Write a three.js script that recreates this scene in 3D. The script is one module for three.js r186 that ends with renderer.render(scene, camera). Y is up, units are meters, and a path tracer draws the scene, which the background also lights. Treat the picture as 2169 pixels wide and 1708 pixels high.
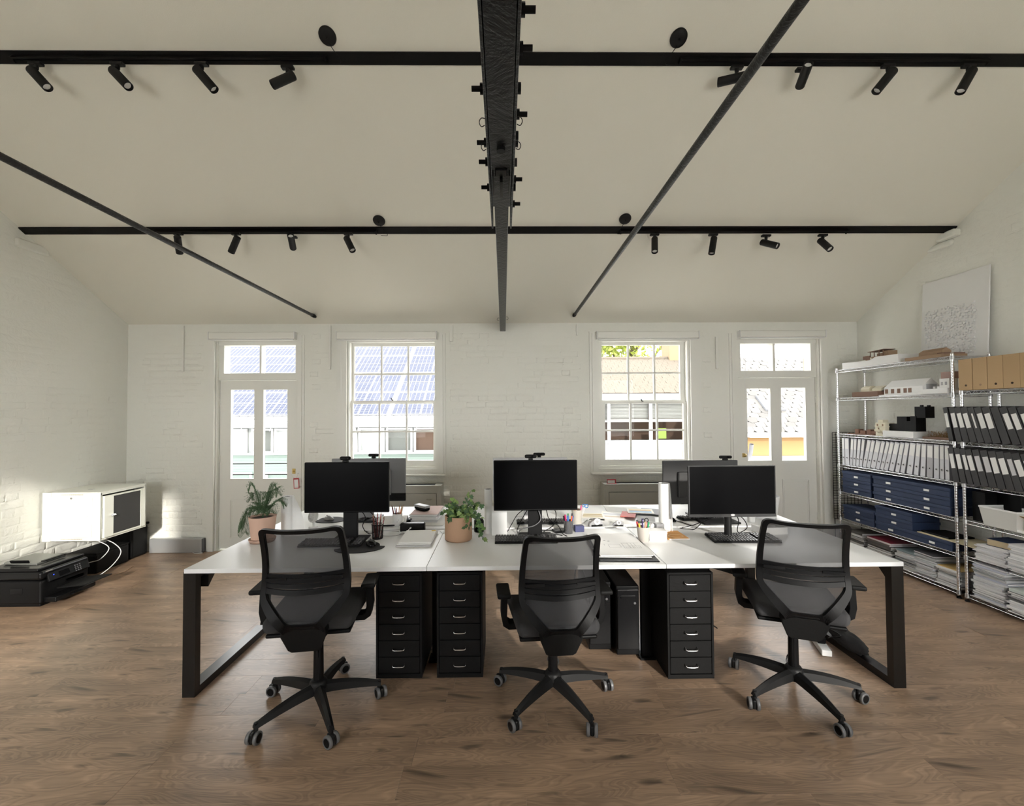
import * as THREE from 'three';
import { RoundedBoxGeometry } from 'three/addons/geometries/RoundedBoxGeometry.js';
import { mergeGeometries, mergeVertices, toCreasedNormals } from 'three/addons/utils/BufferGeometryUtils.js';
import { ImprovedNoise } from 'three/addons/math/ImprovedNoise.js';

// ---------- camera, sky, exposure ----------
const W = 2169, H = 1708;
const scene = new THREE.Scene();
const camera = new THREE.PerspectiveCamera(2 * Math.atan(854 / 921.95) * 180 / Math.PI, W / H, 0.05, 200);
camera.position.set(0, 1.6427, 0);
camera.rotation.set(0.0223, -0.0113, -0.0061, 'YXZ');
camera.setViewOffset(W, H, 7.59, 0, W, H);
const renderer = new THREE.WebGLRenderer({ antialias: true });
renderer.toneMapping = THREE.LinearToneMapping;
renderer.toneMappingExposure = 1.25;
renderer.shadowMap.enabled = true;
scene.background = new THREE.Color(1.0, 1.0, 0.99);
scene.backgroundIntensity = 8.5;
const sun = new THREE.DirectionalLight(new THREE.Color(1.0, 0.95, 0.87), 3.8);   // low sun behind the viewer, through the rear windows
sun.position.set(3.5, 3.0, 9.8); sun.target.position.set(0, 0, 0); sun.castShadow = true; sun.shadow.radius = 4;
Object.assign(sun.shadow.camera, { left: -16, right: 16, top: 12, bottom: -12, near: 0.1, far: 60 }); sun.shadow.mapSize.set(4096, 4096);
scene.add(sun, sun.target);

// ---------- helpers ----------
const PI = Math.PI, V = (x, y, z) => new THREE.Vector3(x, y, z);
let seed = 7;
const rnd = (a = 1, b) => { seed = (seed * 1664525 + 1013904223) >>> 0; const t = seed / 4294967296; return b === undefined ? t * a : a + t * (b - a); };
const noise = new ImprovedNoise();
const names = new Map();
function numbered(n) { const k = names.get(n) ?? 0; names.set(n, k + 1); return k ? n + '_' + String(k).padStart(3, '0') : n; }
function tag(o, label, category, group, kind) {
  if (label) o.userData.label = label;
  if (category) o.userData.category = category;
  if (group) o.userData.group = group;
  if (kind) o.userData.kind = kind;
  return o;
}
function thing(name, label, category, p = [0, 0, 0], turn = 0, group) {
  const o = new THREE.Group(); o.name = numbered(name); scene.add(o);
  o.position.set(...p); o.rotation.order = 'YXZ'; o.rotation.y = turn;
  return tag(o, label, category, group);
}
function struct(name, p = [0, 0, 0]) { const o = new THREE.Group(); o.name = name; o.position.set(...p); o.userData.kind = 'structure'; scene.add(o); return o; }
function boxUV(g) {                                   // uv in metres, by the face's main direction
  if (g.index) g = g.toNonIndexed();
  const p = g.attributes.position, n = g.attributes.normal, uv = new Float32Array(p.count * 2);
  for (let i = 0; i < p.count; i += 3) {
    let ax = 0, ay = 0, az = 0;
    for (let k = i; k < i + 3; k++) { ax += Math.abs(n.getX(k)); ay += Math.abs(n.getY(k)); az += Math.abs(n.getZ(k)); }
    for (let k = i; k < i + 3; k++) {
      const x = p.getX(k), y = p.getY(k), z = p.getZ(k);
      if (ay >= ax && ay >= az) { uv[k * 2] = x; uv[k * 2 + 1] = z; } else if (ax >= az) { uv[k * 2] = z; uv[k * 2 + 1] = y; } else { uv[k * 2] = x; uv[k * 2 + 1] = y; }
    }
  }
  g.setAttribute('uv', new THREE.BufferAttribute(uv, 2));
  return g;
}
function join(gs) {
  gs = [].concat(gs).flat(3);
  if (gs.length === 1 && gs[0].userData.keepUV) return gs[0];
  gs = gs.map((g) => { g = g.userData.keepUV ? (g.index ? g.toNonIndexed() : g) : boxUV(g); for (const k of Object.keys(g.attributes)) if (!['position', 'normal', 'uv'].includes(k)) g.deleteAttribute(k); return g; });
  return gs.length === 1 ? gs[0] : mergeGeometries(gs);
}
function mesh(g, m) { const o = new THREE.Mesh(g, m); o.castShadow = o.receiveShadow = true; return o; }
function part(parent, name, gs, m, label) {
  const o = mesh(join(gs), m); o.name = name; if (label) o.userData.label = label; parent.add(o); return o;
}
function solo(name, label, category, gs, m, p = [0, 0, 0], turn = 0, group) {   // a thing that is one mesh
  const o = part(scene, numbered(name), gs, m); o.position.set(...p); o.rotation.order = 'YXZ'; o.rotation.y = turn; return tag(o, label, category, group);
}
const T = (g, x = 0, y = 0, z = 0, rx = 0, ry = 0, rz = 0) => { if (rx) g.rotateX(rx); if (rz) g.rotateZ(rz); if (ry) g.rotateY(ry); return g.translate(x, y, z); };
const box = (w, h, d, x = 0, y = 0, z = 0, rx = 0, ry = 0, rz = 0) => T(new THREE.BoxGeometry(w, h, d), x, y, z, rx, ry, rz);
const bx = (x0, x1, y0, y1, z0, z1) => box(Math.abs(x1 - x0), Math.abs(y1 - y0), Math.abs(z1 - z0), (x0 + x1) / 2, (y0 + y1) / 2, (z0 + z1) / 2);
const rb = (w, h, d, r, x = 0, y = 0, z = 0, rx = 0, ry = 0, rz = 0, s = 2) => T(new RoundedBoxGeometry(w, h, d, s, Math.min(r, w / 2.01, h / 2.01, d / 2.01)), x, y, z, rx, ry, rz);
const cyl = (r0, r1, h, n = 20, x = 0, y = 0, z = 0, rx = 0, ry = 0, rz = 0, open = false) => T(new THREE.CylinderGeometry(r0, r1, h, n, 1, open), x, y, z, rx, ry, rz);
const lathe = (pts, n = 32) => new THREE.LatheGeometry(pts.map((p) => new THREE.Vector2(...p)), n);
function rod(a, b, r, n = 8) {
  const A = V(...a), B = V(...b), d = B.clone().sub(A), g = new THREE.CylinderGeometry(r, r, d.length(), n);
  g.applyQuaternion(new THREE.Quaternion().setFromUnitVectors(V(0, 1, 0), d.normalize()));
  const m = A.add(B).multiplyScalar(0.5); return g.translate(m.x, m.y, m.z);
}
const tube = (pts, r, n = 40, k = 6, closed = false) => new THREE.TubeGeometry(new THREE.CatmullRomCurve3(pts.map((p) => V(...p)), closed), n, r, k, closed);
function shape(pts, holes = []) { const s = new THREE.Shape(pts.map((p) => new THREE.Vector2(...p))); for (const h of holes) s.holes.push(new THREE.Path(h.map((p) => new THREE.Vector2(...p)))); return s; }
const extr = (s, d, bevel = 0, seg = 8) => new THREE.ExtrudeGeometry(s, { depth: d, bevelEnabled: bevel > 0, bevelSize: bevel, bevelThickness: bevel, bevelSegments: 2, curveSegments: seg });
const rect = (x0, x1, y0, y1) => [[x0, y0], [x1, y0], [x1, y1], [x0, y1]];
function frameBox(x0, x1, y0, y1, z0, z1, wl, wr, wb, wt) {   // rectangular frame of four bars
  return [bx(x0, x0 + wl, y0, y1, z0, z1), bx(x1 - wr, x1, y0, y1, z0, z1), bx(x0 + wl, x1 - wr, y0, y0 + wb, z0, z1), bx(x0 + wl, x1 - wr, y1 - wt, y1, z0, z1)];
}

// ---------- materials ----------
function tex(w, h, f, srgb) {
  const d = new Uint8Array(w * h * 4);
  for (let y = 0, i = 0; y < h; y++) for (let x = 0; x < w; x++, i += 4) { const c = f(x / w, y / h); d[i] = c[0]; d[i + 1] = c[1]; d[i + 2] = c[2]; d[i + 3] = 255; }
  const t = new THREE.DataTexture(d, w, h); t.wrapS = t.wrapT = THREE.RepeatWrapping; t.magFilter = THREE.LinearFilter; if (srgb) t.colorSpace = THREE.SRGBColorSpace; t.needsUpdate = true; return t;
}
// tileable noise: blends two offset copies of Perlin noise over a torus
const tor = (u, v, f, s = 0) => { const a = u * 2 * PI, b = v * 2 * PI, r = f / (2 * PI); return noise.noise(Math.cos(a) * r + s, Math.sin(a) * r + Math.cos(b) * r * 1.31 + s * 2.7, Math.sin(b) * r * 1.31 + 5.3 + s); };
const cl = (x) => Math.max(0, Math.min(255, x));
const plasterBump = tex(512, 512, (u, v) => { const n = 128 + 90 * tor(u, v, 14, 1) + 55 * tor(u, v, 38, 4) + 30 * tor(u, v, 100, 9); return [cl(n), cl(n), cl(n)]; });
const fineBump = tex(256, 256, (u, v) => { const n = 128 + 70 * tor(u, v, 60, 2) + rnd(-30, 30); return [cl(n), cl(n), cl(n)]; });
const weave = tex(64, 64, (u, v) => { const n = 128 + 90 * Math.sin(u * PI * 16) * Math.cos(v * PI * 16) + rnd(-20, 20); return [cl(n), cl(n), cl(n)]; });
const rep = (t, x, y = x) => { const c = t.clone(); c.repeat.set(x, y); c.needsUpdate = true; return c; };
const tor2 = (u, v, fu, fv, s = 0) => { const a = u * 2 * PI, b = v * 2 * PI, ru = fu / (2 * PI), rv = fv / (2 * PI); return noise.noise(Math.cos(a) * ru + s, Math.sin(a) * ru + Math.cos(b) * rv + s * 2.7, Math.sin(b) * rv + 5.3 + s); };
const woodMap = tex(1024, 1024, (u, v) => {          // 1.4 m along the grain by 0.9 m across
  const warp = 1.1 * tor2(u, v, 3, 9, 3) + 0.3 * tor2(u, v, 8, 22, 8), ring = Math.sin(warp * 2 * PI * 7), r2 = Math.sin(warp * 2 * PI * 16 + 1);
  const fine = tor2(u, v, 9, 150, 1) * 0.6 + tor2(u, v, 26, 330, 6) * 0.5, blotch = tor2(u, v, 4, 12, 21), pool = Math.max(0, tor2(u, v, 9, 26, 33) - 0.45);
  const t = 1 + 0.055 * ring + 0.03 * r2 + 0.15 * fine + 0.17 * blotch - pool * 1.1;
  return [cl(148 * t), cl(124 * t), cl(103 * t)];
}, true);
const woodFine = tex(512, 512, (u, v) => { const n = 128 + 90 * tor2(u, v, 8, 120, 1) + 50 * tor2(u, v, 20, 250, 2); return [cl(n), cl(n), cl(n)]; });
woodMap.repeat.set(1 / 1.4, 1 / 0.9); woodFine.repeat.set(1 / 1.4, 1 / 0.9);
const col = (c) => Array.isArray(c) ? new THREE.Color().setRGB(...c) : new THREE.Color(c);
const mat = (c, rough = 0.6, o = {}) => new THREE.MeshStandardMaterial({ color: col(c), roughness: rough, ...o });
const phys = (c, rough = 0.6, o = {}) => new THREE.MeshPhysicalMaterial({ color: col(c), roughness: rough, ...o });
const M = {
  wall: mat([0.80, 0.80, 0.74], 0.75, { bumpMap: plasterBump, bumpScale: 0.004 }),
  ceiling: mat([0.81, 0.79, 0.70], 0.9, { bumpMap: fineBump, bumpScale: 0.0008 }),
  trim: mat([0.80, 0.797, 0.745], 0.45, { bumpMap: plasterBump, bumpScale: 0.0008 }),
  plank: phys(0xffffff, 0.34, { map: woodMap, bumpMap: woodFine, bumpScale: 0.0003 }),
  under: mat([0.05, 0.035, 0.025], 0.9),
  black: phys([0.0045, 0.0045, 0.0048], 0.5, { specularIntensity: 0.32 }), blackRough: phys([0.0055, 0.0055, 0.0055], 0.62, { specularIntensity: 0.35, bumpMap: fineBump, bumpScale: 0.0012 }),
  blackGloss: phys([0.0055, 0.0055, 0.006], 0.25, { specularIntensity: 0.4 }), iron: phys([0.012, 0.012, 0.0125], 0.36, { specularIntensity: 0.8, bumpMap: plasterBump, bumpScale: 0.0035 }),
  deskFrame: phys([0.006, 0.006, 0.0062], 0.3), greyPlastic: mat([0.12, 0.12, 0.125], 0.5), screen: phys([0.003, 0.003, 0.0034], 0.3, { specularIntensity: 0.09 }),
  deskTop: mat([0.78, 0.785, 0.785], 0.38), deskEdge: mat([0.62, 0.63, 0.63], 0.5),
  chrome: mat([0.78, 0.78, 0.8], 0.22, { metalness: 1 }), steel: mat([0.55, 0.55, 0.56], 0.38, { metalness: 1 }),
  brass: mat([0.6, 0.45, 0.18], 0.4, { metalness: 1 }),
  glass: phys(0xffffff, 0, { transmission: 1, thickness: 0, ior: 1.45, specularIntensity: 0.12 }), white: mat([0.8, 0.8, 0.79], 0.5), cream: mat([0.76, 0.74, 0.66], 0.5),
  paper: mat([0.83, 0.83, 0.82], 0.85), paperGrey: mat([0.6, 0.6, 0.61], 0.85),
  beige: mat([0.55, 0.52, 0.46], 0.55), acGrey: mat([0.47, 0.47, 0.43], 0.5),
  terracotta: mat([0.52, 0.30, 0.21], 0.85, { bumpMap: fineBump, bumpScale: 0.001 }), soil: mat([0.05, 0.032, 0.02], 1),
  rack: mat([0.78, 0.79, 0.71], 0.42), smoke: phys([0.10, 0.10, 0.10], 0.05, { transmission: 0.55, thickness: 0 }),
  seat: mat([0.03, 0.03, 0.032], 0.95, { bumpMap: weave, bumpScale: 0.001 }),
  mesh: phys([0.048, 0.048, 0.05], 0.9, { specularIntensity: 0.3, transparent: true, opacity: 0.8, bumpMap: weave, bumpScale: 0.0008, side: THREE.DoubleSide }),
  navy: mat([0.017, 0.032, 0.078], 0.7), label: mat([0.8, 0.8, 0.78], 0.7), kraft: mat([0.50, 0.345, 0.19], 0.85), darkMag: mat([0.03, 0.03, 0.031], 0.55),
  binder: mat([0.62, 0.63, 0.66], 0.6), brown: mat([0.20, 0.115, 0.08], 0.7), tan: mat([0.33, 0.22, 0.14], 0.75),
  modelWhite: mat([0.8, 0.8, 0.79], 0.7), modelCream: mat([0.75, 0.70, 0.55], 0.7),
  leaf: phys([0.12, 0.22, 0.06], 0.6, { side: THREE.DoubleSide }), leafDark: phys([0.06, 0.13, 0.05], 0.55, { side: THREE.DoubleSide }), leafLight: phys([0.22, 0.33, 0.10], 0.6, { side: THREE.DoubleSide }),
};
M.plank.map = woodMap;
for (const k of ['weave']) void k;
M.seat.bumpMap = rep(weave, 30); M.mesh.bumpMap = rep(weave, 40); M.terracotta.bumpMap = rep(fineBump, 5); M.iron.bumpMap = rep(plasterBump, 3); M.ceiling.bumpMap = rep(fineBump, 6);

// ---------- the room ----------
const XL = -4.546, XR = 4.374, ZW = -5.31, ZB = 0.6, EAVE = 2.74, K = 0.56, RIDGE = -2.355;
const ceilY = (z) => z < RIDGE ? EAVE + K * (z - ZW) : EAVE + K * (ZB - z);

const floor = struct('floor');
part(floor, 'subfloor', bx(XL - 0.3, XR + 0.3, -0.2, -0.008, ZW - 0.35, ZB + 0.3), M.under);
{ // planks run left to right
  const PL = 1.22, PW = 0.18, vars = [], halves = new Map();
  const plankGeo = (len, k) => {
    const key = len.toFixed(3) + k;
    if (!halves.has(key)) {
      const g = boxUV(new RoundedBoxGeometry(len - 0.0005, 0.012, PW - 0.0005, 1, 0.0006)), uv = g.attributes.uv, ou = (k * 0.377) % 1.4, ov = (k * 0.241) % 0.9;
      for (let i = 0; i < uv.count; i++) uv.setXY(i, uv.getX(i) + ou, uv.getY(i) + ov);
      g.userData.keepUV = true; halves.set(key, g);
    }
    return halves.get(key);
  };
  const rest = [];
  let count = 0;
  for (let r = 0; ; r++) {
    const z1 = ZW + r * PW, z = Math.min(z1 + PW / 2, ZB); if (z1 >= ZB) break;
    const off = (r * 0.37 * PL + (r % 3) * 0.21) % PL;
    for (let x = XL - off; x < XR; x += PL) {
      const a = Math.max(x, XL), b = Math.min(x + PL, XR); if (b - a < 0.02) continue;
      const k = Math.floor(rnd(14)), g = plankGeo(Math.round((b - a) * 50) / 50, k);
      if (z < -1.7 && count < 300) { const o = mesh(g, M.plank); o.name = count ? 'plank_' + String(count).padStart(3, '0') : 'plank'; o.position.set((a + b) / 2, -0.006, z); floor.add(o); count++; } else rest.push(g.clone().translate((a + b) / 2, -0.006, z));
    }
  }
  const o = mesh(mergeGeometries(rest), M.plank); o.name = 'planks_behind'; o.userData.kind = 'stuff'; floor.add(o);
}

// openings in the window wall: [x0, x1, y0, y1]
const OPEN = { d1: [-3.49, -2.49, 0, 2.53], w1: [-1.9, -0.81, 0.97, 2.53], w2: [1.15, 2.29, 0.96, 2.53], d2: [2.86, 3.9, 0, 2.53] };
const openings = Object.values(OPEN);
const wallF = struct('wall_front');
{
  const mk = (z0, z1, m, name, grow) => {
    const s = shape(rect(XL - 0.3, XR + 0.3, -0.2, 2.9), openings.map(([a, b, c, d]) => rect(a - grow, b + grow, Math.max(c, 0) - (c ? grow : 0), d + grow)));
    part(wallF, name, T(extr(s, z1 - z0), 0, 0, z0), m);
  };
  mk(ZW - 0.13, ZW, M.wall, 'plaster', 0);
  M.tanBrick = mat([0.27, 0.21, 0.13], 0.9, { bumpMap: plasterBump, bumpScale: 0.006 });
  mk(ZW - 0.34, ZW - 0.13, M.tanBrick, 'outer_brickwork', 0.035);
}
const wallL = struct('wall_left'), wallR = struct('wall_right'), wallB = struct('wall_back');
{
  const prof = [[ZW - 0.3, -0.2], [ZB + 0.3, -0.2], [ZB + 0.3, EAVE], [ZB, EAVE + 0.02], [RIDGE, ceilY(RIDGE) + 0.1], [ZW, EAVE + 0.05], [ZW - 0.3, EAVE]];
  const g = () => extr(shape(prof.map(([z, y]) => [-z, y])), 0.3).rotateY(PI / 2);     // shape x = -z
  part(wallL, 'plaster', g().translate(XL - 0.3, 0, 0), M.wall);
  part(wallR, 'plaster', g().translate(XR, 0, 0), M.wall);
  part(wallB, 'plaster', extr(shape(rect(XL - 0.3, XR + 0.3, -0.2, EAVE + 0.1), [rect(-3.5, -1.76, 0.97, 2.53), rect(1.37, 3.5, 0.97, 2.53)]), 0.3).translate(0, 0, ZB), M.wall);
}
part(wallL, 'corbel', rb(0.05, 0.09, 0.3, 0.022, XL, 3.27, -4.22), M.wall); part(wallR, 'corbel', [rb(0.14, 0.07, 0.18, 0.015, XR, 3.345, -4.16), rb(0.06, 0.06, 0.26, 0.025, XR, 3.28, -4.26)], M.wall);
const ceiling = struct('ceiling');
{
  const slab = (z0, y0, z1, y1) => extr(shape([[-z0, y0], [-z1, y1], [-z1, y1 + 0.16], [-z0, y0 + 0.16]]), XR - XL + 0.6).rotateY(PI / 2).translate(XL - 0.3, 0, 0);
  part(ceiling, 'front_slope', slab(ZW - 0.34, ceilY(ZW - 0.34), RIDGE, ceilY(RIDGE)), M.ceiling);
  part(ceiling, 'rear_slope', slab(RIDGE, ceilY(RIDGE), ZB + 0.3, ceilY(ZB) - 0.3 * K), M.ceiling);
}

// painted bricks: irregular pillows that stand a few millimetres proud
const brickGeos = [];
for (let k = 0; k < 10; k++) {
  const w = 0.219, h = 0.067, GX = [-0.5, -0.482, -0.42, -0.25, -0.08, 0.1, 0.27, 0.42, 0.482, 0.5], GY = [-0.5, -0.455, -0.28, 0.05, 0.3, 0.455, 0.5], g = new THREE.PlaneGeometry(w, h, 9, 6), p = g.attributes.position;
  for (let i = 0; i < p.count; i++) { p.setX(i, GX[i % 10] * w); p.setY(i, -GY[Math.floor(i / 10)] * h); }
  for (let i = 0; i < p.count; i++) {
    const x = p.getX(i), y = p.getY(i), ex = Math.min(1, (w / 2 - Math.abs(x)) / 0.0125), ey = Math.min(1, (h / 2 - Math.abs(y)) / 0.0095);
    const e = Math.max(0, Math.min(ex, ey)), n = noise.noise(x * 20 + k * 7.7, y * 34, k * 3.1);
    p.setZ(i, e <= 0 ? -1.2 : Math.sqrt(e) * (0.62 + 0.7 * n + 0.12 * rnd(-1, 1)));
    p.setX(i, x + 0.005 * noise.noise(y * 60, k * 9, 1)); p.setY(i, y + 0.008 * noise.noise(x * 14, k * 5, 2));
  }
  g.computeVertexNormals();
  const uv = g.attributes.uv, nr = g.attributes.normal;
  for (let i = 0; i < p.count; i++) { uv.setXY(i, p.getX(i) + k * 0.31, p.getY(i) + k * 0.17); void nr; }
  brickGeos.push(g);
}
// wall: frame(u, v) gives a world position; relief(u, v) its depth in metres
function layBricks(wall, inside, place, turn, relief, u0, u1, v1, rank) {
  const list = [];
  for (let r = 0, y = 0.012; y < v1; r++, y += 0.077) {
    const header = r % 2;
    for (let u = u0 - (r % 2) * 0.058 - (r % 4 > 1 ? 0.03 : 0), j = 0; u < u1; j++) {
      const half = header && j % 2, len = half ? 0.112 : 0.229, c = u + len / 2;
      if (inside(c, y + 0.034, len / 2)) list.push({ u: c, v: y + 0.034, s: half ? 0.47 : 1, k: Math.floor(rnd(10)), d: relief(c, y) * rnd(0.35, 1.3), t: rnd(-0.008, 0.008) });
      u += len;
    }
  }
  list.sort((a, b) => rank(a) - rank(b));
  const one = [], rest = [];
  list.forEach((b, i) => {
    const o = mesh(brickGeos[b.k], M.wall);
    o.position.copy(place(b.u, b.v)); o.rotation.set(0, turn, b.t, 'YXZ'); o.scale.set(b.s, 1, b.d);
    if (i < 300) { o.name = i ? 'brick_' + String(i).padStart(3, '0') : 'brick'; wall.add(o); } else { o.updateMatrix(); rest.push(brickGeos[b.k].clone().applyMatrix4(o.matrix)); }
  });
  if (rest.length) { const o = mesh(mergeGeometries(rest), M.wall); o.name = 'brick_courses'; o.userData.kind = 'stuff'; wall.add(o); }
}
const blot = (a, b, s) => Math.max(0.12, Math.min(1, 0.55 + 1.1 * noise.noise(a * 1.7 + s, b * 2.1, s)));
layBricks(wallL, (z, y, l) => z - l > ZW + 0.01 && z + l < -3.7 && y < ceilY(z) - 0.08, (z, y) => V(XL, y, z), PI / 2,
  (z, y) => 0.012 * blot(z, y, 3) * (y < 0.8 ? 1.15 : y < 1.9 ? 0.85 : 0.3), ZW, -3.7, 3.7, (b) => b.v);
layBricks(wallR, (z, y, l) => z - l > ZW + 0.01 && z + l < -3.3 && y < ceilY(z) - 0.08, (z, y) => V(XR, y, z), -PI / 2,
  (z, y) => 0.007 * blot(z, y, 8) * (y > 2 ? 0.45 : 0.6), ZW, -3.3, 3.9, (b) => -b.v);
const clear = (x, y, l, m = 0.13) => !openings.some(([a, b, c, d]) => x + l > a - m && x - l < b + m && y > c - m - 0.04 && y < d + m);
layBricks(wallF, (x, y, l) => x - l > XL + 0.005 && x + l < XR - 0.005 && y < EAVE - 0.1 && clear(x, y, l), (x, y) => V(x, y, ZW), 0,
  (x, y) => 0.016 * blot(x, y, 5) * (y > 2.35 ? 0.5 : 1) * (x > -0.75 && x < 1.1 ? 1 : x < -3.5 && y < 1.5 ? 1.1 : 0.75), XL, XR, 2.7, (b) => b.v < 0.5 && b.u > -3 ? 20 : Math.abs(b.u - 0.15) < 0.9 ? 0 : b.u < -3.6 ? 1 : 2);

// ---------- windows and doors ----------
const GZ = ZW - 0.07;
function pane(parent, x0, x1, y0, y1, z) { return part(parent, 'glass_pane', bx(x0, x1, y0, y1, z - 0.0015, z + 0.0015), M.glass); }
function sash(win, name, x0, x1, ys, z, mx, st) {       // ys: rail positions bottom to top [y0, ymid, y1]; mx: two muntin centres
  const [y0, ym, y1] = ys, m = 0.011, d = 0.034;
  const bars = [...frameBox(x0, x1, y0, y1, z - d / 2, z + d / 2, st[0], st[1], st[2], st[3]), ...mx.map((x) => bx(x - m, x + m, y0 + st[2], y1 - st[3], z - 0.014, z + 0.014)), bx(x0 + st[0], x1 - st[1], ym - m, ym + m, z - 0.0135, z + 0.0135)];
  const s = part(win, name, bars, M.trim), xs = [x0 + st[0], mx[0], mx[1], x1 - st[1]];
  for (let i = 0; i < 3; i++) for (const [a, b] of [[y0 + st[2], ym], [ym, y1 - st[3]]]) pane(s, xs[i] + (i ? m : 0) - 0.001, xs[i + 1] - (i < 2 ? m : 0) + 0.001, a + 0.001, b - 0.001, z);
  return s;
}
function sashWindow(n, o, arch, u, l) {
  const [x0, x1, y0, y1] = o, w = struct('window_' + n);
  part(w, 'architrave', [...frameBox(arch[0], arch[1], arch[2], arch[3], ZW - 0.005, ZW + 0.03, x0 - arch[0], arch[1] - x1, y0 - arch[2], arch[3] - y1), ...frameBox(arch[0] - 0.03, arch[1] + 0.03, arch[2] - 0.03, arch[3] + 0.02, ZW - 0.005, ZW + 0.016, 0.03, 0.03, 0.03, 0.02)], M.trim);
  part(w, 'window_sill', rb(arch[1] - arch[0] + 0.06, 0.028, 0.075, 0.01, (arch[0] + arch[1]) / 2, arch[2] - 0.012, ZW + 0.03), M.trim);
  part(w, 'frame', frameBox(x0 - 0.002, x1 + 0.002, y0 - 0.002, y1 + 0.002, ZW - 0.16, ZW - 0.004, 0.03, 0.03, 0.03, 0.02), M.trim);
  const ux0 = x0 + 0.024, ux1 = x1 - 0.024;
  sash(w, 'upper_sash', ux0, ux1, [u[0] - 0.03, u[1], y1 - 0.014], ZW - 0.105, u[2], [u[3] - ux0, ux1 - u[4], 0.03, 0.04]);
  sash(w, 'lower_sash', ux0, ux1, [y0 + 0.02, l[0], l[1]], ZW - 0.066, l[2], [l[3] - ux0, ux1 - l[4], l[5] - y0 - 0.02, 0.024]);
  const cx = (l[2][0] + l[2][1]) / 2;
  part(w, 'sash_catch', [rod([cx - 0.012, l[1] + 0.002, ZW - 0.07], [cx - 0.03, l[1] + 0.034, ZW - 0.07], 0.006), cyl(0.012, 0.012, 0.01, 12, cx - 0.01, l[1] + 0.005, ZW - 0.07)], M.blackGloss);
  return w;
}
sashWindow(1, OPEN.w1, [-1.985, -0.735, 0.91, 2.6], [1.79, 2.13, [-1.508, -1.178], -1.842, -0.846], [1.42, 1.80, [-1.524, -1.192], -1.848, -0.862, 1.065]);
sashWindow(2, OPEN.w2, [1.085, 2.39, 0.91, 2.61], [1.79, 2.128, [1.56, 1.886], 1.226, 2.205], [1.416, 1.77, [1.57, 1.9], 1.252, 2.226, 1.058]);

for (const [n, a, b] of [[3, -3.5, -1.76], [4, 1.37, 3.5]]) {      // the windows behind the viewer that let the sun in
  const w = struct('window_' + n);
  part(w, 'frame', [...frameBox(a - 0.002, b + 0.002, 0.968, 2.532, ZB + 0.1, ZB + 0.16, 0.035, 0.035, 0.035, 0.035), ...[1, 2].map((k) => bx(a + (b - a) * k / 3 - 0.012, a + (b - a) * k / 3 + 0.012, 1, 2.5, ZB + 0.11, ZB + 0.15)), bx(a, b, 1.74, 1.77, ZB + 0.11, ZB + 0.15)], M.trim);
  part(w, 'glass_pane', bx(a + 0.02, b - 0.02, 0.99, 2.51, ZB + 0.129, ZB + 0.131), M.glass);
}

function glazedDoor(n, o, arch, tr, leaf, g1, g2, panel, knobX, lock) {
  const [x0, x1, , y1] = o, d = struct('door_' + n), z = ZW - 0.075;
  part(d, 'architrave', [bx(arch[0], x0, 0, arch[2], ZW - 0.005, ZW + 0.028), bx(x1, arch[1], 0, arch[2], ZW - 0.005, ZW + 0.028), bx(x0, x1, y1, arch[2], ZW - 0.005, ZW + 0.028), bx(arch[0] - 0.025, arch[0], 0, arch[2], ZW - 0.005, ZW + 0.015), bx(arch[1], arch[1] + 0.025, 0, arch[2], ZW - 0.005, ZW + 0.015)], M.trim);
  part(d, 'frame', [bx(x0 - 0.002, leaf[0] - 0.005, 0, y1, ZW - 0.16, ZW - 0.004), bx(leaf[1] + 0.005, x1 + 0.002, 0, y1, ZW - 0.16, ZW - 0.004), bx(leaf[0] - 0.005, leaf[1] + 0.005, leaf[2] + 0.005, tr[4], ZW - 0.15, ZW - 0.03), bx(leaf[0] - 0.005, leaf[1] + 0.005, tr[5], y1 + 0.002, ZW - 0.15, ZW - 0.02), bx(leaf[0] - 0.005, tr[0], tr[4], tr[5], ZW - 0.15, ZW - 0.03), bx(tr[3], leaf[1] + 0.005, tr[4], tr[5], ZW - 0.15, ZW - 0.03), bx(tr[1], tr[2], tr[4], tr[5], ZW - 0.13, ZW - 0.04)], M.trim);
  for (const [a, b] of [[tr[0], tr[1]], [tr[2], tr[3]]]) pane(d, a - 0.002, b + 0.002, tr[4] - 0.002, tr[5] + 0.002, ZW - 0.09);
  const lf = part(d, 'door_leaf', T(extr(shape(rect(leaf[0], leaf[1], 0.012, leaf[2]), [rect(...g1), rect(...g2)]), 0.045), 0, 0, z - 0.0225), M.trim);
  for (const g of [g1, g2]) { pane(lf, g[0] - 0.002, g[1] + 0.002, g[2] - 0.002, g[3] + 0.002, z - 0.01); }
  for (const p of panel) part(lf, 'panel_moulding', [...frameBox(p[0], p[1], p[2], p[3], z + 0.02, z + 0.032, 0.014, 0.014, 0.014, 0.014), ...frameBox(p[0] + 0.02, p[1] - 0.02, p[2] + 0.02, p[3] - 0.02, z + 0.02, z + 0.027, 0.008, 0.008, 0.008, 0.008)], M.trim);
  const lk = part(lf, 'lock_plate', rb(lock[2], lock[3], 0.01, 0.003, lock[0], lock[1], z + 0.027), M.brass, 'brass lock plate');
  part(lk, 'door_knob', n === 1 ? [cyl(0.009, 0.009, 0.03, 14, lock[0], lock[1], z + 0.04, PI / 2)] : [new THREE.SphereGeometry(0.02, 18, 12).translate(lock[0], lock[1], z + 0.06), cyl(0.008, 0.008, 0.04, 12, lock[0], lock[1], z + 0.04, PI / 2)], M.brass);
  part(lf, 'hinge', [0.35, 1.1, 1.78].map((y) => cyl(0.007, 0.007, 0.09, 10, knobX, y, z + 0.024)), M.trim);
  return d;
}
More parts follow.
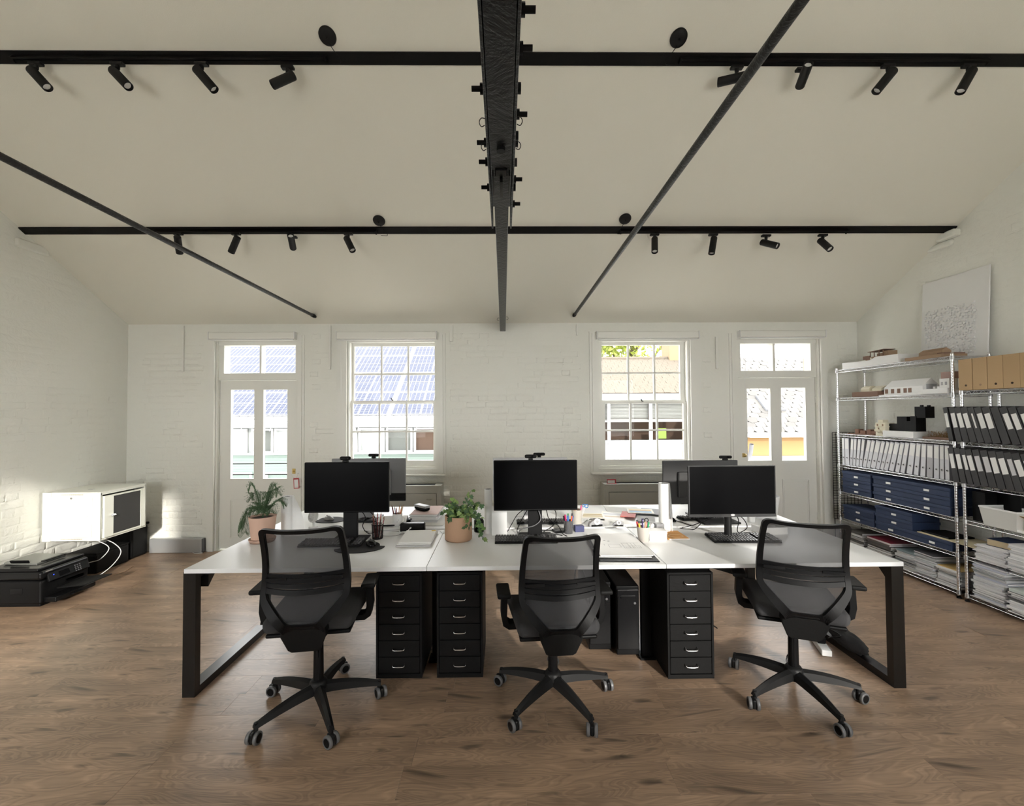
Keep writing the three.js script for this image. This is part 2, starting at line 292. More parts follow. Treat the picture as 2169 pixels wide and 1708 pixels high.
glazedDoor(1, OPEN.d1, [-3.55, -2.44, 2.6], [-3.408, -2.982, -2.96, -2.54, 2.142, 2.484], [-3.465, -2.51, 2.055], [-3.335, -3.052, 0.857, 1.945], [-2.94, -2.648, 0.855, 1.944], [[-3.34, -2.64, 0.13, 0.61]], -3.467, [-2.563, 0.945, 0.038, 0.062]);
glazedDoor(2, OPEN.d2, [2.8, 3.955, 2.6], [2.935, 3.345, 3.372, 3.81, 2.142, 2.48], [2.895, 3.868, 2.055], [3.018, 3.312, 1.032, 1.924], [3.445, 3.75, 1.03, 1.932], [[3.44, 3.78, 0.13, 0.8], [2.99, 3.33, 0.13, 0.8]], 3.87, [2.963, 1.1, 0.03, 0.05]);

function blind(label, x0, x1, y, h) {
  const t = thing('roller_blind', label, 'blind', [(x0 + x1) / 2, y, ZW + 0.028]), w = x1 - x0;
  part(t, 'cassette', rb(w, h, 0.07, 0.014, 0, 0, 0.036), M.trim);
  part(t, 'bottom_bar', rb(w - 0.03, 0.012, 0.02, 0.005, 0, -h / 2 - 0.008, 0.045), M.white);
  for (const s of [-1, 1]) part(t, 'end_cap', rb(0.01, h + 0.008, 0.076, 0.004, s * w / 2, 0, 0.037), M.white);
  part(t, 'bead_chain', tube([[-w / 2 + 0.05, -h / 2, 0.06], [-w / 2 + 0.048, -h / 2 - 0.35, 0.05], [-w / 2 + 0.055, -h / 2 - 0.7, 0.05], [-w / 2 + 0.062, -h / 2 - 0.35, 0.05], [-w / 2 + 0.06, -h / 2, 0.06]], 0.0012, 40, 4), M.white);
}
blind('white roller blind cassette above the door beside the left brick wall', -3.52, -2.5, 2.585, 0.085);
blind('white roller blind cassette above the window showing the solar roof', -2.0, -0.805, 2.582, 0.09);
blind('white roller blind cassette above the window showing tree and tiled roof', 1.135, 2.37, 2.575, 0.085);
blind('white roller blind cassette above the door nearest the wire shelving', 2.87, 3.915, 2.582, 0.08);

function conduit(label, x, y0, y1, w) { solo('cable_cover', label, 'cable cover', rb(w, y1 - y0, 0.022, 0.004, 0, 0, 0.011), M.trim, [x, (y0 + y1) / 2, ZW + 0.004]); }
conduit('long thin white cable cover on the wall left of the left door', -3.872, 2.165, 2.72, 0.02);
conduit('thin white cable cover between left door and left window', -2.105, 2.18, 2.72, 0.024);
conduit('short white cable cover right of the left window top', -0.632, 2.515, 2.72, 0.045);
conduit('very short white cable cover left of the right window top', 0.905, 2.585, 2.72, 0.022);
conduit('thin white cable cover between right window and right door', 2.62, 2.165, 2.56, 0.03);

// ---------- outside ----------
M.pv = phys([0.024, 0.029, 0.052], 0.5, { specularIntensity: 0.25 }); M.pvLine = mat([0.12, 0.125, 0.135], 0.7); M.sheet = mat([0.45, 0.45, 0.45], 0.6);
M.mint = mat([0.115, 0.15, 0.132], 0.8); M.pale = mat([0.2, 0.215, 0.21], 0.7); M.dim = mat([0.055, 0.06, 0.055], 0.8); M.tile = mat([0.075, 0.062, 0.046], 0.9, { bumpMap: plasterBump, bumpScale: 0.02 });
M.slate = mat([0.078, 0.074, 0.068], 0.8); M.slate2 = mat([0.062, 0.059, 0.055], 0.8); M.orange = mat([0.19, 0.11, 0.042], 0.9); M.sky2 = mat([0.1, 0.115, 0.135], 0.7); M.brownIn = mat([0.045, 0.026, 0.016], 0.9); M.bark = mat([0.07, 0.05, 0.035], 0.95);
M.tan2 = mat([0.16, 0.11, 0.06], 0.9); M.grey2 = mat([0.09, 0.09, 0.095], 0.7); M.blindSlat = mat([0.14, 0.145, 0.135], 0.6); M.lime = mat([0.12, 0.2, 0.02], 0.7);
{
  const g = part(scene, 'ground', [bx(-40, 40, -3.5, -3.3, -60, ZW - 0.36), bx(-40, 40, -3.4, -3.2, ZB + 0.31, 40)], mat([0.46, 0.45, 0.43], 0.95)); g.userData.kind = 'structure';
  const A = thing('solar_roof_building', 'white and mint building across the street with solar panels covering its roof', 'building', [0, -0.17, -15.35]);
  const th = 0.6, R = new THREE.Matrix4().makeRotationX(-th), up = (x, s, n) => [x, 1.44 + s * Math.sin(th) + n * Math.cos(th), 0.35 - s * Math.cos(th) + n * Math.sin(th)];
  const onRoof = (geo, x, s, n) => geo.rotateX(-(PI / 2 - th)).translate(...up(x, s, n));      // geometry drawn in x, y = up the slope, z = outwards
  void R;
  const roof = part(A, 'roof_sheet', onRoof(bx(-14.5, 0.3, 0, 9.5, -0.12, 0), 0, 0, 0), M.sheet);
  for (let i = 0; i < 50; i++) part(roof, 'seam', onRoof(bx(-0.012, 0.012, 0, 0.55, 0, 0.03), -14.4 + i * 0.3, 0, 0), M.pvLine);
  part(A, 'gutter', [bx(-14.5, 0.3, 1.36, 1.45, 0.34, 0.45), ...Array.from({ length: 15 }, (_, i) => box(0.02, 0.16, 0.02, -14 + i, 1.3, 0.32, -0.7))], M.sheet);
  const pg = join([onRoof(bx(-0.495, 0.495, 0.005, 1.485, 0.052, 0.06), 0, 0, 0)]), lines = [];
  for (let i = 0; i <= 6; i++) { const w = i % 6 ? 0.011 : 0.016; lines.push(onRoof(bx(-0.5 + i / 6 - w, -0.5 + i / 6 + w, 0, 1.49, i % 6 ? 0.06 : 0.03, 0.064), 0, 0, 0)); }
  for (const [s, w] of [[0.02, 0.02], [0.745, 0.02], [1.47, 0.02]]) lines.push(onRoof(bx(-0.5, 0.5, s - w, s + w, 0.03, 0.066), 0, 0, 0));
  for (let i = 1; i < 14; i++) lines.push(onRoof(bx(-0.5, 0.5, i * 0.1064 - 0.005, i * 0.1064 + 0.005, 0.06, 0.062), 0, 0, 0));
  const lg = join(lines), z0 = up(0, 0, 0);
  for (let c = -10; c < 3; c++) for (let r = 0; r < 5; r++) {
    const x = -4.04 + c * 1.04 + (c >= 0 ? 0.58 : 0.46), q = up(0, 0.5 + r * 1.52, 0), o = mesh(pg, M.pv); o.name = 'solar_panel'; o.position.set(x, q[1] - z0[1], q[2] - z0[2]); A.add(o);
    const l = mesh(lg, M.pvLine); l.name = 'cell_grid'; o.add(l);
  }
  part(A, 'wall', bx(-14.5, 0.3, -3.2, 1.36, -6, -0.15), M.pale);
  part(A, 'siding', Array.from({ length: 16 }, (_, i) => box(14.8, 0.1, 0.03, -7.1, 0.33 - i * 0.1, -0.12 - 0.0 , 0.12)), M.mint);
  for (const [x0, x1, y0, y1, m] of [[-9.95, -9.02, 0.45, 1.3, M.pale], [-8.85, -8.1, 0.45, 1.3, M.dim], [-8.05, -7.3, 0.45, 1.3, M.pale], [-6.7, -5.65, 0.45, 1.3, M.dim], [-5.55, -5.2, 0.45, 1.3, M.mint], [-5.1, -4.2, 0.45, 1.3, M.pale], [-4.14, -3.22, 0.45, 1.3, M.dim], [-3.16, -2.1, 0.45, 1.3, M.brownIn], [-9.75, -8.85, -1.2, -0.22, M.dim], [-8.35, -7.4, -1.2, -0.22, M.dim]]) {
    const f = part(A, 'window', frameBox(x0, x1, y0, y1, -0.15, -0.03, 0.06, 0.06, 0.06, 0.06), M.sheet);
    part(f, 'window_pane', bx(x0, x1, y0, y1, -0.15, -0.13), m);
  }
  part(A, 'window_sill', bx(-14.5, 0.3, 0.39, 0.45, -0.15, 0.02), M.sheet);
  part(A, 'downpipe', tube([[-5.2, 1.36, 0.2], [-5.2, 1.2, -0.04], [-5.2, -3.1, -0.04]], 0.035, 30, 8), M.sheet);

  const B = thing('tiled_roof_house', 'low house across the street with weathered brown tiles and half-drawn blinds', 'house', [0, -0.14, -12.3]);
  const sb = 0.52, upB = (s, n) => [0, 2.3 + s * Math.sin(sb) + n * Math.cos(sb), 0.3 - s * Math.cos(sb) + n * Math.sin(sb)];
  const onB = (geo, s, n) => geo.rotateX(-(PI / 2 - sb)).translate(...upB(s, n));
  part(B, 'roof', onB(bx(0.7, 5.9, 0, 2.4, -0.12, 0), 0, 0), M.tile);
  for (let r = 0; r < 14; r++) {
    const ts = []; for (let i = 0; i < 30; i++) ts.push(onB(box(0.166, 0.2, 0.02, 0.8 + i * 0.17 + (r % 2) * 0.08, r * 0.17 + 0.09 + rnd(-0.012, 0.012), 0.018 + rnd(0.012), 0.09), 0, 0));
    part(B, 'tile_course', ts, M.tile);
  }
  part(B, 'ridge', T(cyl(0.07, 0.07, 5.2, 10, 0, 0, 0, 0, 0, PI / 2), 3.3, upB(2.4, 0.02)[1], upB(2.4, 0.02)[2]), M.tile);
  part(B, 'fascia', bx(0.7, 5.9, 2.08, 2.29, 0.1, 0.3), M.sky2);
  part(B, 'wall', [bx(0.7, 5.9, -3.2, 0.93, -3, -0.02), bx(0.7, 2.7, 0.9, 2.08, -3, -0.02)], M.pale);
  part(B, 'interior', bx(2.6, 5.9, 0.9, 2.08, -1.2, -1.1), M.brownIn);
  part(B, 'window_frame', [2.72, 2.98, 4.17, 5.35, 5.85].map((x) => bx(x - 0.035, x + 0.035, 0.9, 2.08, -0.06, 0.04)).concat([bx(2.7, 5.9, 0.9, 0.98, -0.06, 0.05), bx(2.7, 5.9, 1.5, 1.54, -0.04, 0.03)]), M.sheet);
  for (const [a, b] of [[2.75, 2.95], [3.01, 4.13], [4.21, 5.31]]) part(B, 'venetian_blind', Array.from({ length: 12 }, (_, i) => box(b - a, 0.035, 0.006, (a + b) / 2, 2.05 - i * 0.04, -0.1, 0.5)).concat([bx(a, b, 1.52, 1.58, -0.12, -0.08)]), M.blindSlat);
  part(B, 'corrugated_panel', [bx(2.98, 5.9, 0.1, 0.9, -0.02, 0), ...Array.from({ length: 24 }, (_, i) => bx(3.02 + i * 0.12, 3.07 + i * 0.12, 0.1, 0.9, 0, 0.04))], M.sheet);
  part(B, 'green_panel', bx(4.5, 4.75, 1.0, 1.3, -0.4, -0.38), M.lime);
  part(B, 'chimney', [bx(5.35, 5.75, 2.9, 4.6, -2.3, -1.6)], M.tan2);

  const C = thing('slate_roof_house', 'slate roofed house seen through the right door with orange brick wall', 'house', [0, -0.12, -11.3]);
  const sc = 0.7, upC = (x, s, n) => [x, 1.2 + s * Math.sin(sc) + n * Math.cos(sc), 0.3 - s * Math.cos(sc) + n * Math.sin(sc)];
  const onC = (geo, x, s, n) => geo.rotateX(-(PI / 2 - sc)).translate(...upC(x, s, n));
  part(C, 'roof', onC(bx(5.9, 14, 0, 3.45, -0.12, 0), 0, 0, 0), M.slate2);
  const sg = [0, 1, 2].map((k) => join(onC(extr(shape([[-0.128, 0.1], [-0.128, -0.05], [-0.07, -0.12 - k * 0.006], [0.07, -0.12], [0.128, -0.05], [0.128, 0.1]]), 0.012), 0, 0, 0)));
  for (let r = 0; r < 18; r++) for (let i = 0; i < 13; i++) {
    const q = upC(6.0 + i * 0.262 + (r % 2) * 0.131, 0.12 + r * 0.19, 0.012 + rnd(0.008)), z1 = upC(0, 0, 0), o = mesh(sg[(i * 7 + r * 3) % 3], (i * 5 + r * 11) % 4 ? M.slate : M.slate2);
    o.name = 'slate'; o.position.set(q[0] - z1[0], q[1] - z1[1], q[2] - z1[2]); C.add(o);
  }
  part(C, 'rooflight', [onC(extr(shape([[0, 0], [0.55, 0], [0, 0.62]]), 0.06), 7.05, 0.85, 0.02)], M.pvLine);
  part(C, 'gutter', bx(6.2, 14, 1.1, 1.22, 0.28, 0.42), M.sheet);
  part(C, 'wall', bx(6.2, 14, 0.6, 1.12, -3, 0.05), M.orange);
  part(C, 'lower_wall', [bx(5.9, 14, -3.2, 0.6, -3, 0.08), bx(5.9, 6.35, 0.6, 1.6, -1, 0.02)], M.pale);
  part(C, 'downpipe', tube([[6.12, 0.95, 0.6], [6.14, 0.7, 0.5], [6.1, 0.5, 0.45], [6.1, -3, 0.45]], 0.05, 30, 8), M.grey2);
  part(C, 'side_window', bx(5.9, 6.12, 0.9, 1.65, 0.02, 0.1), M.tan2);
  solo('overhead_wire', 'thin dark overhead wire sagging beyond the right door', 'wire', tube([[5.55, 3.9, -14], [6, 3.5, -11.5], [8, 3.36, -10.5], [10, 3.4, -11], [13, 3.35, -13.35]], 0.012, 40, 5), M.black);

  const t = thing('tree', 'yellow-green leafy tree showing above the brown tiled roof', 'tree', [5.2, -3.35, -20]);
  part(t, 'trunk', tube([[0, 0, 0], [0.1, 3, 0], [0.5, 5.5, 0.1], [0.9, 8.6, 0]], 0.16, 30, 8), M.bark);
  part(t, 'branch', [[0.3, 5, 2.4, 8.4], [0.4, 5.5, -1.8, 8.6], [0.5, 6.4, 1.4, 8.9], [0.3, 5.4, -0.6, 9.2], [0.5, 6, 3.2, 7.8]].map(([a, b, c, d]) => tube([[a, b, 0], [(a + c) / 2, (b + d) / 2 + 0.3, 0.2], [c, d, rnd(-0.6, 0.6)]], 0.05, 16, 6)), M.bark);
  const lf = new THREE.InstancedMesh(new THREE.CircleGeometry(0.11, 5).scale(1, 0.55, 1), phys([0.2, 0.24, 0.02], 0.7, { side: THREE.DoubleSide, transmission: 0.4, thickness: 0 }), 3600), mm = new THREE.Matrix4(), e = new THREE.Euler(), qq = new THREE.Quaternion();
  for (let i = 0; i < 3600; i++) { const a = rnd(2 * PI), b = Math.acos(rnd(-1, 1)), r = 1.9 * Math.cbrt(rnd()); e.set(rnd(6), rnd(6), rnd(6)); mm.compose(V(-1.0 + r * Math.cos(a) * Math.sin(b) * 1.15 + (i % 3 ? 0 : 1.7), 8.3 + r * Math.cos(b) * 0.8, r * Math.sin(a) * Math.sin(b)), qq.setFromEuler(e), V(1, 1, 1)); lf.setMatrixAt(i, mm); }
  lf.name = 'foliage'; lf.userData.kind = 'stuff'; t.add(lf);
  const rl = thing('balcony_railing', 'thin dark railing bars just outside the left glazed door', 'railing', [-3, 0, -6.15]);
  part(rl, 'rail', [rod([-1.2, 0.95, 0], [1.2, 0.95, 0], 0.007), rod([-1.2, 0.80, 0], [1.2, 0.80, 0], 0.009)], M.black);
  part(rl, 'post', [rod([-1.2, -0.1, 0], [-1.2, 0.95, 0], 0.012), rod([1.2, -0.1, 0], [1.2, 0.95, 0], 0.012)], M.black);
  part(rl, 'balcony_slab', bx(-1.3, 1.3, -0.25, -0.1, -0.1, 0.5), M.pale);
}

// ---------- roof steel and beams ----------
const NRM = V(0, -1, K).normalize();                      // out of the front slope, into the room
function onSlope(x0, x1, zc, w, depth, lift = 0) {          // bar along x lying on the front slope
  const a = Math.atan(K), g = box(x1 - x0, depth, w, (x0 + x1) / 2, -depth / 2 - lift, 0);
  return g.rotateX(-a).translate(0, ceilY(zc), zc);
}
for (const [z, l] of [[-2.93, 'black painted roof purlin nearer the camera carrying two light tracks'], [-4.135, 'black painted roof purlin nearer the windows carrying two light tracks']]) {
  const p = part(scene, 'roof_purlin' + (z < -4 ? '_001' : ''), onSlope(XL, XR, z, 0.074, 0.014), M.blackRough); tag(p, l, 'beam', 'roof purlins');
}
{
  const t = thing('tie_beam', 'black bolted tie beam running from window wall towards the ceiling centre', 'beam', [-0.004, 0, 0]);
  part(t, 'timber', [rb(0.068, 0.15, 3.3, 0.006, 0, 2.715, -3.68)], M.iron);
  part(t, 'bottom_plate', [rb(0.088, 0.16, 1.6, 0.006, 0, 2.711, -1.27)], M.iron);
  part(t, 'side_plate', [rb(0.009, 0.17, 1.85, 0.003, -0.049, 2.715, -1.39), rb(0.009, 0.17, 1.85, 0.003, 0.049, 2.715, -1.39)], M.iron);
  part(t, 'beam_shoe', [rb(0.05, 0.012, 0.05, 0.004, 0, 2.628, -1.76), box(0.012, 0.03, 0.13, 0, 2.62, -1.86), box(0.006, 0.05, 0.16, -0.034, 2.632, -1.83), box(0.006, 0.05, 0.16, 0.034, 2.632, -1.83), cyl(0.016, 0.016, 0.02, 16, 0, 2.626, -1.6)], M.blackGloss);
  const bolt = (x, z, long) => { const s = Math.sign(x), b = part(t, 'bolt', [cyl(0.017, 0.017, 0.012, 6, x + s * 0.009, 2.72, z, 0, 0, PI / 2), ...(long ? [cyl(0.021, 0.021, 0.004, 14, x + s * 0.002, 2.72, z, 0, 0, PI / 2), cyl(0.009, 0.009, 0.03, 10, x + s * 0.028, 2.72, z, 0, 0, PI / 2)] : [])], M.black); return b; };
  for (const z of [-1.0, -1.424, -1.712, -1.845, -2.057]) bolt(-0.053, z, true);
  for (const [z, l] of [[-1.139, 1], [-1.262, 1], [-1.421, 0], [-1.547, 1], [-1.67, 0], [-1.711, 0], [-1.849, 0], [-1.985, 1], [-2.057, 0], [-2.221, 1]]) bolt(0.053, z, l);
  for (const [x, z] of [[-0.052, -1.514], [0.052, -1.507], [-0.052, -1.654], [0.052, -1.648], [-0.036, -4.75], [0.036, -4.7]]) {
    const s = Math.sign(x); part(t, 'cup_hook', tube([[x, 2.68, z], [x + s * 0.016, 2.683, z], [x + s * 0.024, 2.668, z], [x + s * 0.016, 2.652, z], [x + s * 0.005, 2.657, z]], 0.0016, 20, 5), M.black);
  }
}
for (const [x, l] of [[-2.236, 'thin round black tie rod on the left below the sloping ceiling'], [0.848, 'thin round black tie rod on the right below the sloping ceiling']]) {
  const t = thing('tie_rod', l, 'tie rod', [x, 2.8, 0], 0, 'tie rods');
  part(t, 'rod', rod([0, 0, -5.185], [0, 0, 0.44], 0.0175, 14), M.iron);
  part(t, 'rod_end', cyl(0.022, 0.022, 0.05, 14, 0, 0, -5.13, PI / 2), M.black);
}

// ---------- track lights ----------
const lensM = mat([0.85, 0.85, 0.82], 0.25);              // the lamps are switched off: frosted lenses
M.fix = phys([0.009, 0.009, 0.0095], 0.5, { specularIntensity: 0.5 });
function track(x0, x1, z, label) {
  const t = thing('light_track', label, 'light track', [0, 0, 0], 0, 'black ceiling light tracks');
  part(t, 'rail', [onSlope(x0, x1, z, 0.012, 0.03, 0.014).translate(0, 0, -0.012), onSlope(x0, x1, z, 0.012, 0.03, 0.014).translate(0, 0, 0.012), onSlope(x0, x1, z, 0.036, 0.012, 0.014)], M.black);
  part(t, 'end_cap', onSlope(x0 - 0.012, x0, z, 0.038, 0.032, 0.014), M.black); part(t, 'end_cap', onSlope(x1, x1 + 0.012, z, 0.038, 0.032, 0.014), M.black);
}
track(-3.28, -1.2, -2.93, 'black light track on the near purlin left of the tie beam');
track(1.23, 3.35, -2.93, 'black light track on the near purlin right of the tie beam');
track(-3.27, -1.21, -4.135, 'black light track on the far purlin left of the tie beam');
track(1.14, 3.31, -4.135, 'black light track on the far purlin right of the tie beam');
const bodyG = join([lathe([[0, -0.085], [0.027, -0.085], [0.03, -0.08], [0.03, 0.083], [0.028, 0.085], [0.025, 0.083], [0.025, 0.066], [0, 0.066]], 24)]), lensG = cyl(0.022, 0.022, 0.003, 20, 0, 0.068, 0);
function spot(p, d, label, group) {
  const t = thing('track_spotlight', label, 'spotlight', [p[0], p[1] - 0.026, p[2] + 0.004], 0, group), D = V(...d).normalize(), q = new THREE.Quaternion().setFromUnitVectors(V(0, 1, 0), D);
  part(t, 'track_adapter', [rb(0.085, 0.02, 0.034, 0.005, 0, 0.012, 0), cyl(0.014, 0.014, 0.022, 14, 0, -0.006, 0)], M.fix);
  const piv = V(0, -0.034, 0), c = piv.clone().add(V(0, -0.026, 0)).addScaledVector(D, 0.035);
  part(t, 'swivel_arm', rod([0, -0.005, 0], c.clone().addScaledVector(D, -0.03).toArray(), 0.011, 10), M.fix);
  const b = mesh(bodyG, M.fix); b.name = 'lamp_body'; b.position.copy(c); b.quaternion.copy(q); t.add(b);
  const l = mesh(lensG, lensM); l.name = 'lens'; b.add(l);
}
const SPOTS = [
  [[-3.131, 4.021, -2.916], [0.668, -0.744, -0.015], 'first spotlight from the left on the near purlin, pointing down right'],
  [[-2.588, 4.021, -2.915], [0.688, -0.724, 0.052], 'second spotlight from the left on the near purlin, lens turned to view'],
  [[-2.025, 4.022, -2.914], [0.637, -0.751, -0.176], 'third spotlight from the left on the near purlin, pointing down right'],
  [[-1.454, 4.013, -2.929], [-0.735, -0.619, 0.277], 'spotlight pointing left on the near purlin beside the left end of its track'],
  [[1.615, 4.017, -2.923], [-0.852, 0.126, -0.508], 'spotlight lying level behind the right tie rod with its lens hidden'],
  [[2.074, 4.011, -2.934], [-0.28, 0.221, 0.934], 'spotlight on the near purlin tipped upwards towards the viewer'],
  [[2.656, 4.022, -2.913], [-0.61, -0.775, -0.162], 'second spotlight from the right on the near purlin, pointing down left'],
  [[3.214, 4.023, -2.912], [-0.48, -0.875, -0.056], 'rightmost spotlight on the near purlin, pointing straight down'],
  [[-3.053, 3.358, -4.098], [-0.329, -0.696, -0.638], 'spotlight on the far purlin partly hidden behind the left tie rod'],
  [[-2.514, 3.358, -4.099], [-0.57, -0.749, -0.338], 'spotlight on the far purlin pointing down left with its lens hidden'],
  [[-1.999, 3.339, -4.133], [0.267, 0.415, 0.87], 'spotlight on the far left track tipped upwards with a white lens on top'],
  [[-1.459, 3.357, -4.101], [0.454, -0.844, 0.284], 'spotlight nearest the tie beam on the far left track, pointing down right'],
  [[1.454, 3.35, -4.114], [-0.137, -0.92, 0.367], 'spotlight just right of the tie rod on the far purlin, pointing down'],
  [[2.018, 3.349, -4.115], [-0.207, -0.974, 0.089], 'second spotlight on the far right track, hanging straight down'],
  [[2.534, 3.343, -4.125], [0.486, -0.506, 0.712], 'spotlight on the far right track lying level with its lens to the right'],
  [[3.082, 3.346, -4.122], [0.118, -0.772, 0.624], 'last spotlight on the far right track, tilted down to the right'],
];
for (const [p, d, l] of SPOTS) spot(p, d, l, 'black track spotlights');
for (const [x, y, z, s, l] of [[-1.144, 4.132, -2.824, 1, 'black ceiling rose above the near left light track'], [1.178, 4.13, -2.827, -1, 'black ceiling rose above the near right light track'], [-1.153, 3.449, -4.044, 1, 'black ceiling rose above the far left light track'], [1.15, 3.457, -4.029, -1, 'black ceiling rose above the far right light track']]) {
  const t = thing('ceiling_rose', l, 'ceiling rose', [x, y, z], 0, 'black ceiling roses'), a = -Math.atan(K);
  part(t, 'disc', T(lathe([[0, -0.026], [0.03, -0.026], [0.05, -0.02], [0.056, -0.008], [0.056, 0], [0, 0]], 32)).rotateX(a), M.fix);
  part(t, 'cable_grip', cyl(0.006, 0.006, 0.014, 10, 0, -0.03, 0).rotateX(a), M.black);
  part(t, 'cord', tube([[0, -0.03, -0.016], [s * 0.02, -0.06, -0.03], [s * 0.055, -0.1, -0.075], [s * 0.05, -0.105, -0.095], [s * -0.01, -0.1, -0.1]], 0.0025, 24, 5), M.black);
}

// ---------- desks ----------
const DX = [-1.852, -0.4535, 0.946, 2.349], ZF = -2.554, ZM = -3.354, ZN = -3.394, ZK = -4.194, TOP = 0.75;
const ROWS = ['nearer row', 'window side row'], SPOT = ['left', 'middle', 'right'];
for (let r = 0; r < 2; r++) for (let c = 0; c < 3; c++) {
  const x0 = DX[c] + 0.001, x1 = DX[c + 1] - 0.001, z1 = r ? ZN : ZF, z0 = r ? ZK : ZM;
  const t = thing('bench_desk', `white topped bench desk, ${SPOT[c]} one of the ${ROWS[r]}, black steel frame`, 'desk', [0, 0, 0], 0, 'white bench desks');
  part(t, 'tabletop', rb(x1 - x0, 0.025, z1 - z0, 0.002, (x0 + x1) / 2, TOP - 0.0125, (z0 + z1) / 2), M.deskTop);
  part(t, 'frame_beam', [bx(x0 + 0.05, x1 - 0.05, 0.672, 0.722, z1 - 0.34, z1 - 0.3), bx(x0 + 0.05, x1 - 0.05, 0.672, 0.722, z0 + 0.1, z0 + 0.14)], M.deskFrame);
  const leg = (x, front) => {
    const zo = r ? z0 + 0.02 : z1 - 0.03, zi = r ? z1 : z0, s = r ? 1 : -1;
    part(t, 'leg', extr(shape([[-0.036, 0], [0.036, 0], [0.036, 0.7245], [-0.036, 0.7245]]), 0.045).translate(x, 0, r ? zo : zo - 0.045), M.deskFrame);
    part(t, 'floor_bar', bx(x - 0.036, x + 0.036, 0, 0.045, zo + s * 0.045, zi), M.deskFrame);
    part(t, 'top_bar', [bx(x - 0.036, x + 0.036, 0.68, 0.7245, zo + s * 0.045, zi), T(extr(shape([[0, 0], [0.07, 0.07], [0, 0.07]]), 0.06), 0, 0, -0.03, 0, front * PI / 2).translate(x, 0.61, zo + s * 0.045)], M.deskFrame);
  };
  if (c === 0) leg(x0 + 0.012, r ? -1 : 1); if (c === 2) leg(x1 - 0.012, r ? -1 : 1);
  if (c > 0) part(t, 'inner_leg', [bx(x0 - 0.03, x0 + 0.03, 0, 0.7245, (z0 + z1) / 2 - 0.02, (z0 + z1) / 2 + 0.02), bx(x0 - 0.05, x0 + 0.05, 0, 0.012, (z0 + z1) / 2 - 0.05, (z0 + z1) / 2 + 0.05)], M.black);
}

// ---------- drawer units under the desks ----------
{
  const w = 0.283, d = 0.43, h = 0.655, t = thing('drawer_unit', 'black six-drawer steel unit beside the left chair, its handles catching light', 'drawer unit', [-0.653, 0, -2.722], 0, 'black drawer units');
  part(t, 'cabinet', [bx(-w / 2, -w / 2 + 0.012, 0.03, h, -d, 0), bx(w / 2 - 0.012, w / 2, 0.03, h, -d, 0), bx(-w / 2, w / 2, h - 0.012, h, -d, 0), bx(-w / 2, w / 2, 0.012, 0.036, -d, -0.002), bx(-w / 2, w / 2, 0.03, h, -d, -d + 0.01)], M.blackRough);
  for (const x of [-0.11, 0.11]) for (const z of [-0.05, -0.38]) part(t, 'foot', cyl(0.018, 0.018, 0.014, 12, x, 0.007, z), M.black);
  for (let i = 0; i < 6; i++) {
    const y = 0.04 + i * 0.1, dr = part(t, 'drawer', [rb(w - 0.03, 0.096, 0.014, 0.003, 0, y + 0.05, -0.008), box(w - 0.034, 0.004, 0.016, 0, y + 0.098, -0.006)], M.blackRough);
    part(dr, 'handle', [tube([[-0.036, y + 0.062, 0], [-0.036, y + 0.056, 0.016], [-0.031, y + 0.052, 0.02], [0.031, y + 0.052, 0.02], [0.036, y + 0.056, 0.016], [0.036, y + 0.062, 0]], 0.0028, 30, 8), box(0.066, 0.005, 0.005, 0, y + 0.052, 0.02)], M.chrome);
  }
  for (const [x, z, l] of [[-0.278, -2.722, 'black six-drawer steel unit just left of the middle chair'], [1.137, -2.68, 'black six-drawer steel unit between middle and right chairs, brightly lit']]) {
    const c = t.clone(); c.name = numbered('drawer_unit'); c.position.set(x, 0, z); tag(c, l, 'drawer unit', 'black drawer units'); scene.add(c);
  }
}
function tower(x, z, label) {
  const t = thing('computer_tower', label, 'computer', [x, 0, z], 0, 'computers under the desks');
  part(t, 'case', rb(0.155, 0.46, 0.42, 0.008, 0, 0.24, -0.21), M.black);
  part(t, 'front_panel', [rb(0.145, 0.4, 0.012, 0.005, 0, 0.25, 0.003), rb(0.1, 0.02, 0.006, 0.002, 0, 0.4, 0.01)], M.blackGloss);
  part(t, 'power_button', cyl(0.008, 0.008, 0.006, 14, 0.045, 0.36, 0.011, PI / 2), M.greyPlastic);
  for (const sx of [-0.05, 0.05]) part(t, 'foot', cyl(0.014, 0.014, 0.012, 10, sx, 0.006, -0.21), M.black);
}
tower(0.655, -3.02, 'black computer tower on the floor right of the middle chair');
tower(0.828, -2.95, 'black computer tower against the third drawer unit');

// ---------- office chairs ----------
function ringGeo(outer, inner, zf, th) {            // matched loops -> a bent ring with thickness
  const n = outer.length, P = [], I = [];
  const add = (p, dz) => P.push(p[0], p[1], zf(p[0], p[1]) + dz);
  for (let i = 0; i < n; i++) { add(outer[i], th / 2); add(inner[i], th / 2); add(outer[i], -th / 2); add(inner[i], -th / 2); }
  for (let i = 0; i < n; i++) { const a = i * 4, b = ((i + 1) % n) * 4; I.push(a, b, a + 1, b, b + 1, a + 1, a + 2, a + 3, b + 2, b + 2, a + 3, b + 3, a, a + 2, b, b, a + 2, b + 2, a + 1, b + 1, a + 3, b + 1, b + 3, a + 3); }
  const g = new THREE.BufferGeometry(); g.setAttribute('position', new THREE.Float32BufferAttribute(P, 3)); g.setIndex(I); return toCreasedNormals(g.toNonIndexed(), 0.7);
}
function loop(pts, n) {                            // even resampling of a closed polygon, corners rounded by a spline
  const c = new THREE.CatmullRomCurve3(pts.map((p) => V(p[0], p[1], 0)), true, 'centripetal', 0.5), out = [];
  for (let i = 0; i < n; i++) { const p = c.getPointAt(i / n); out.push([p.x, p.y]); } return out;
}
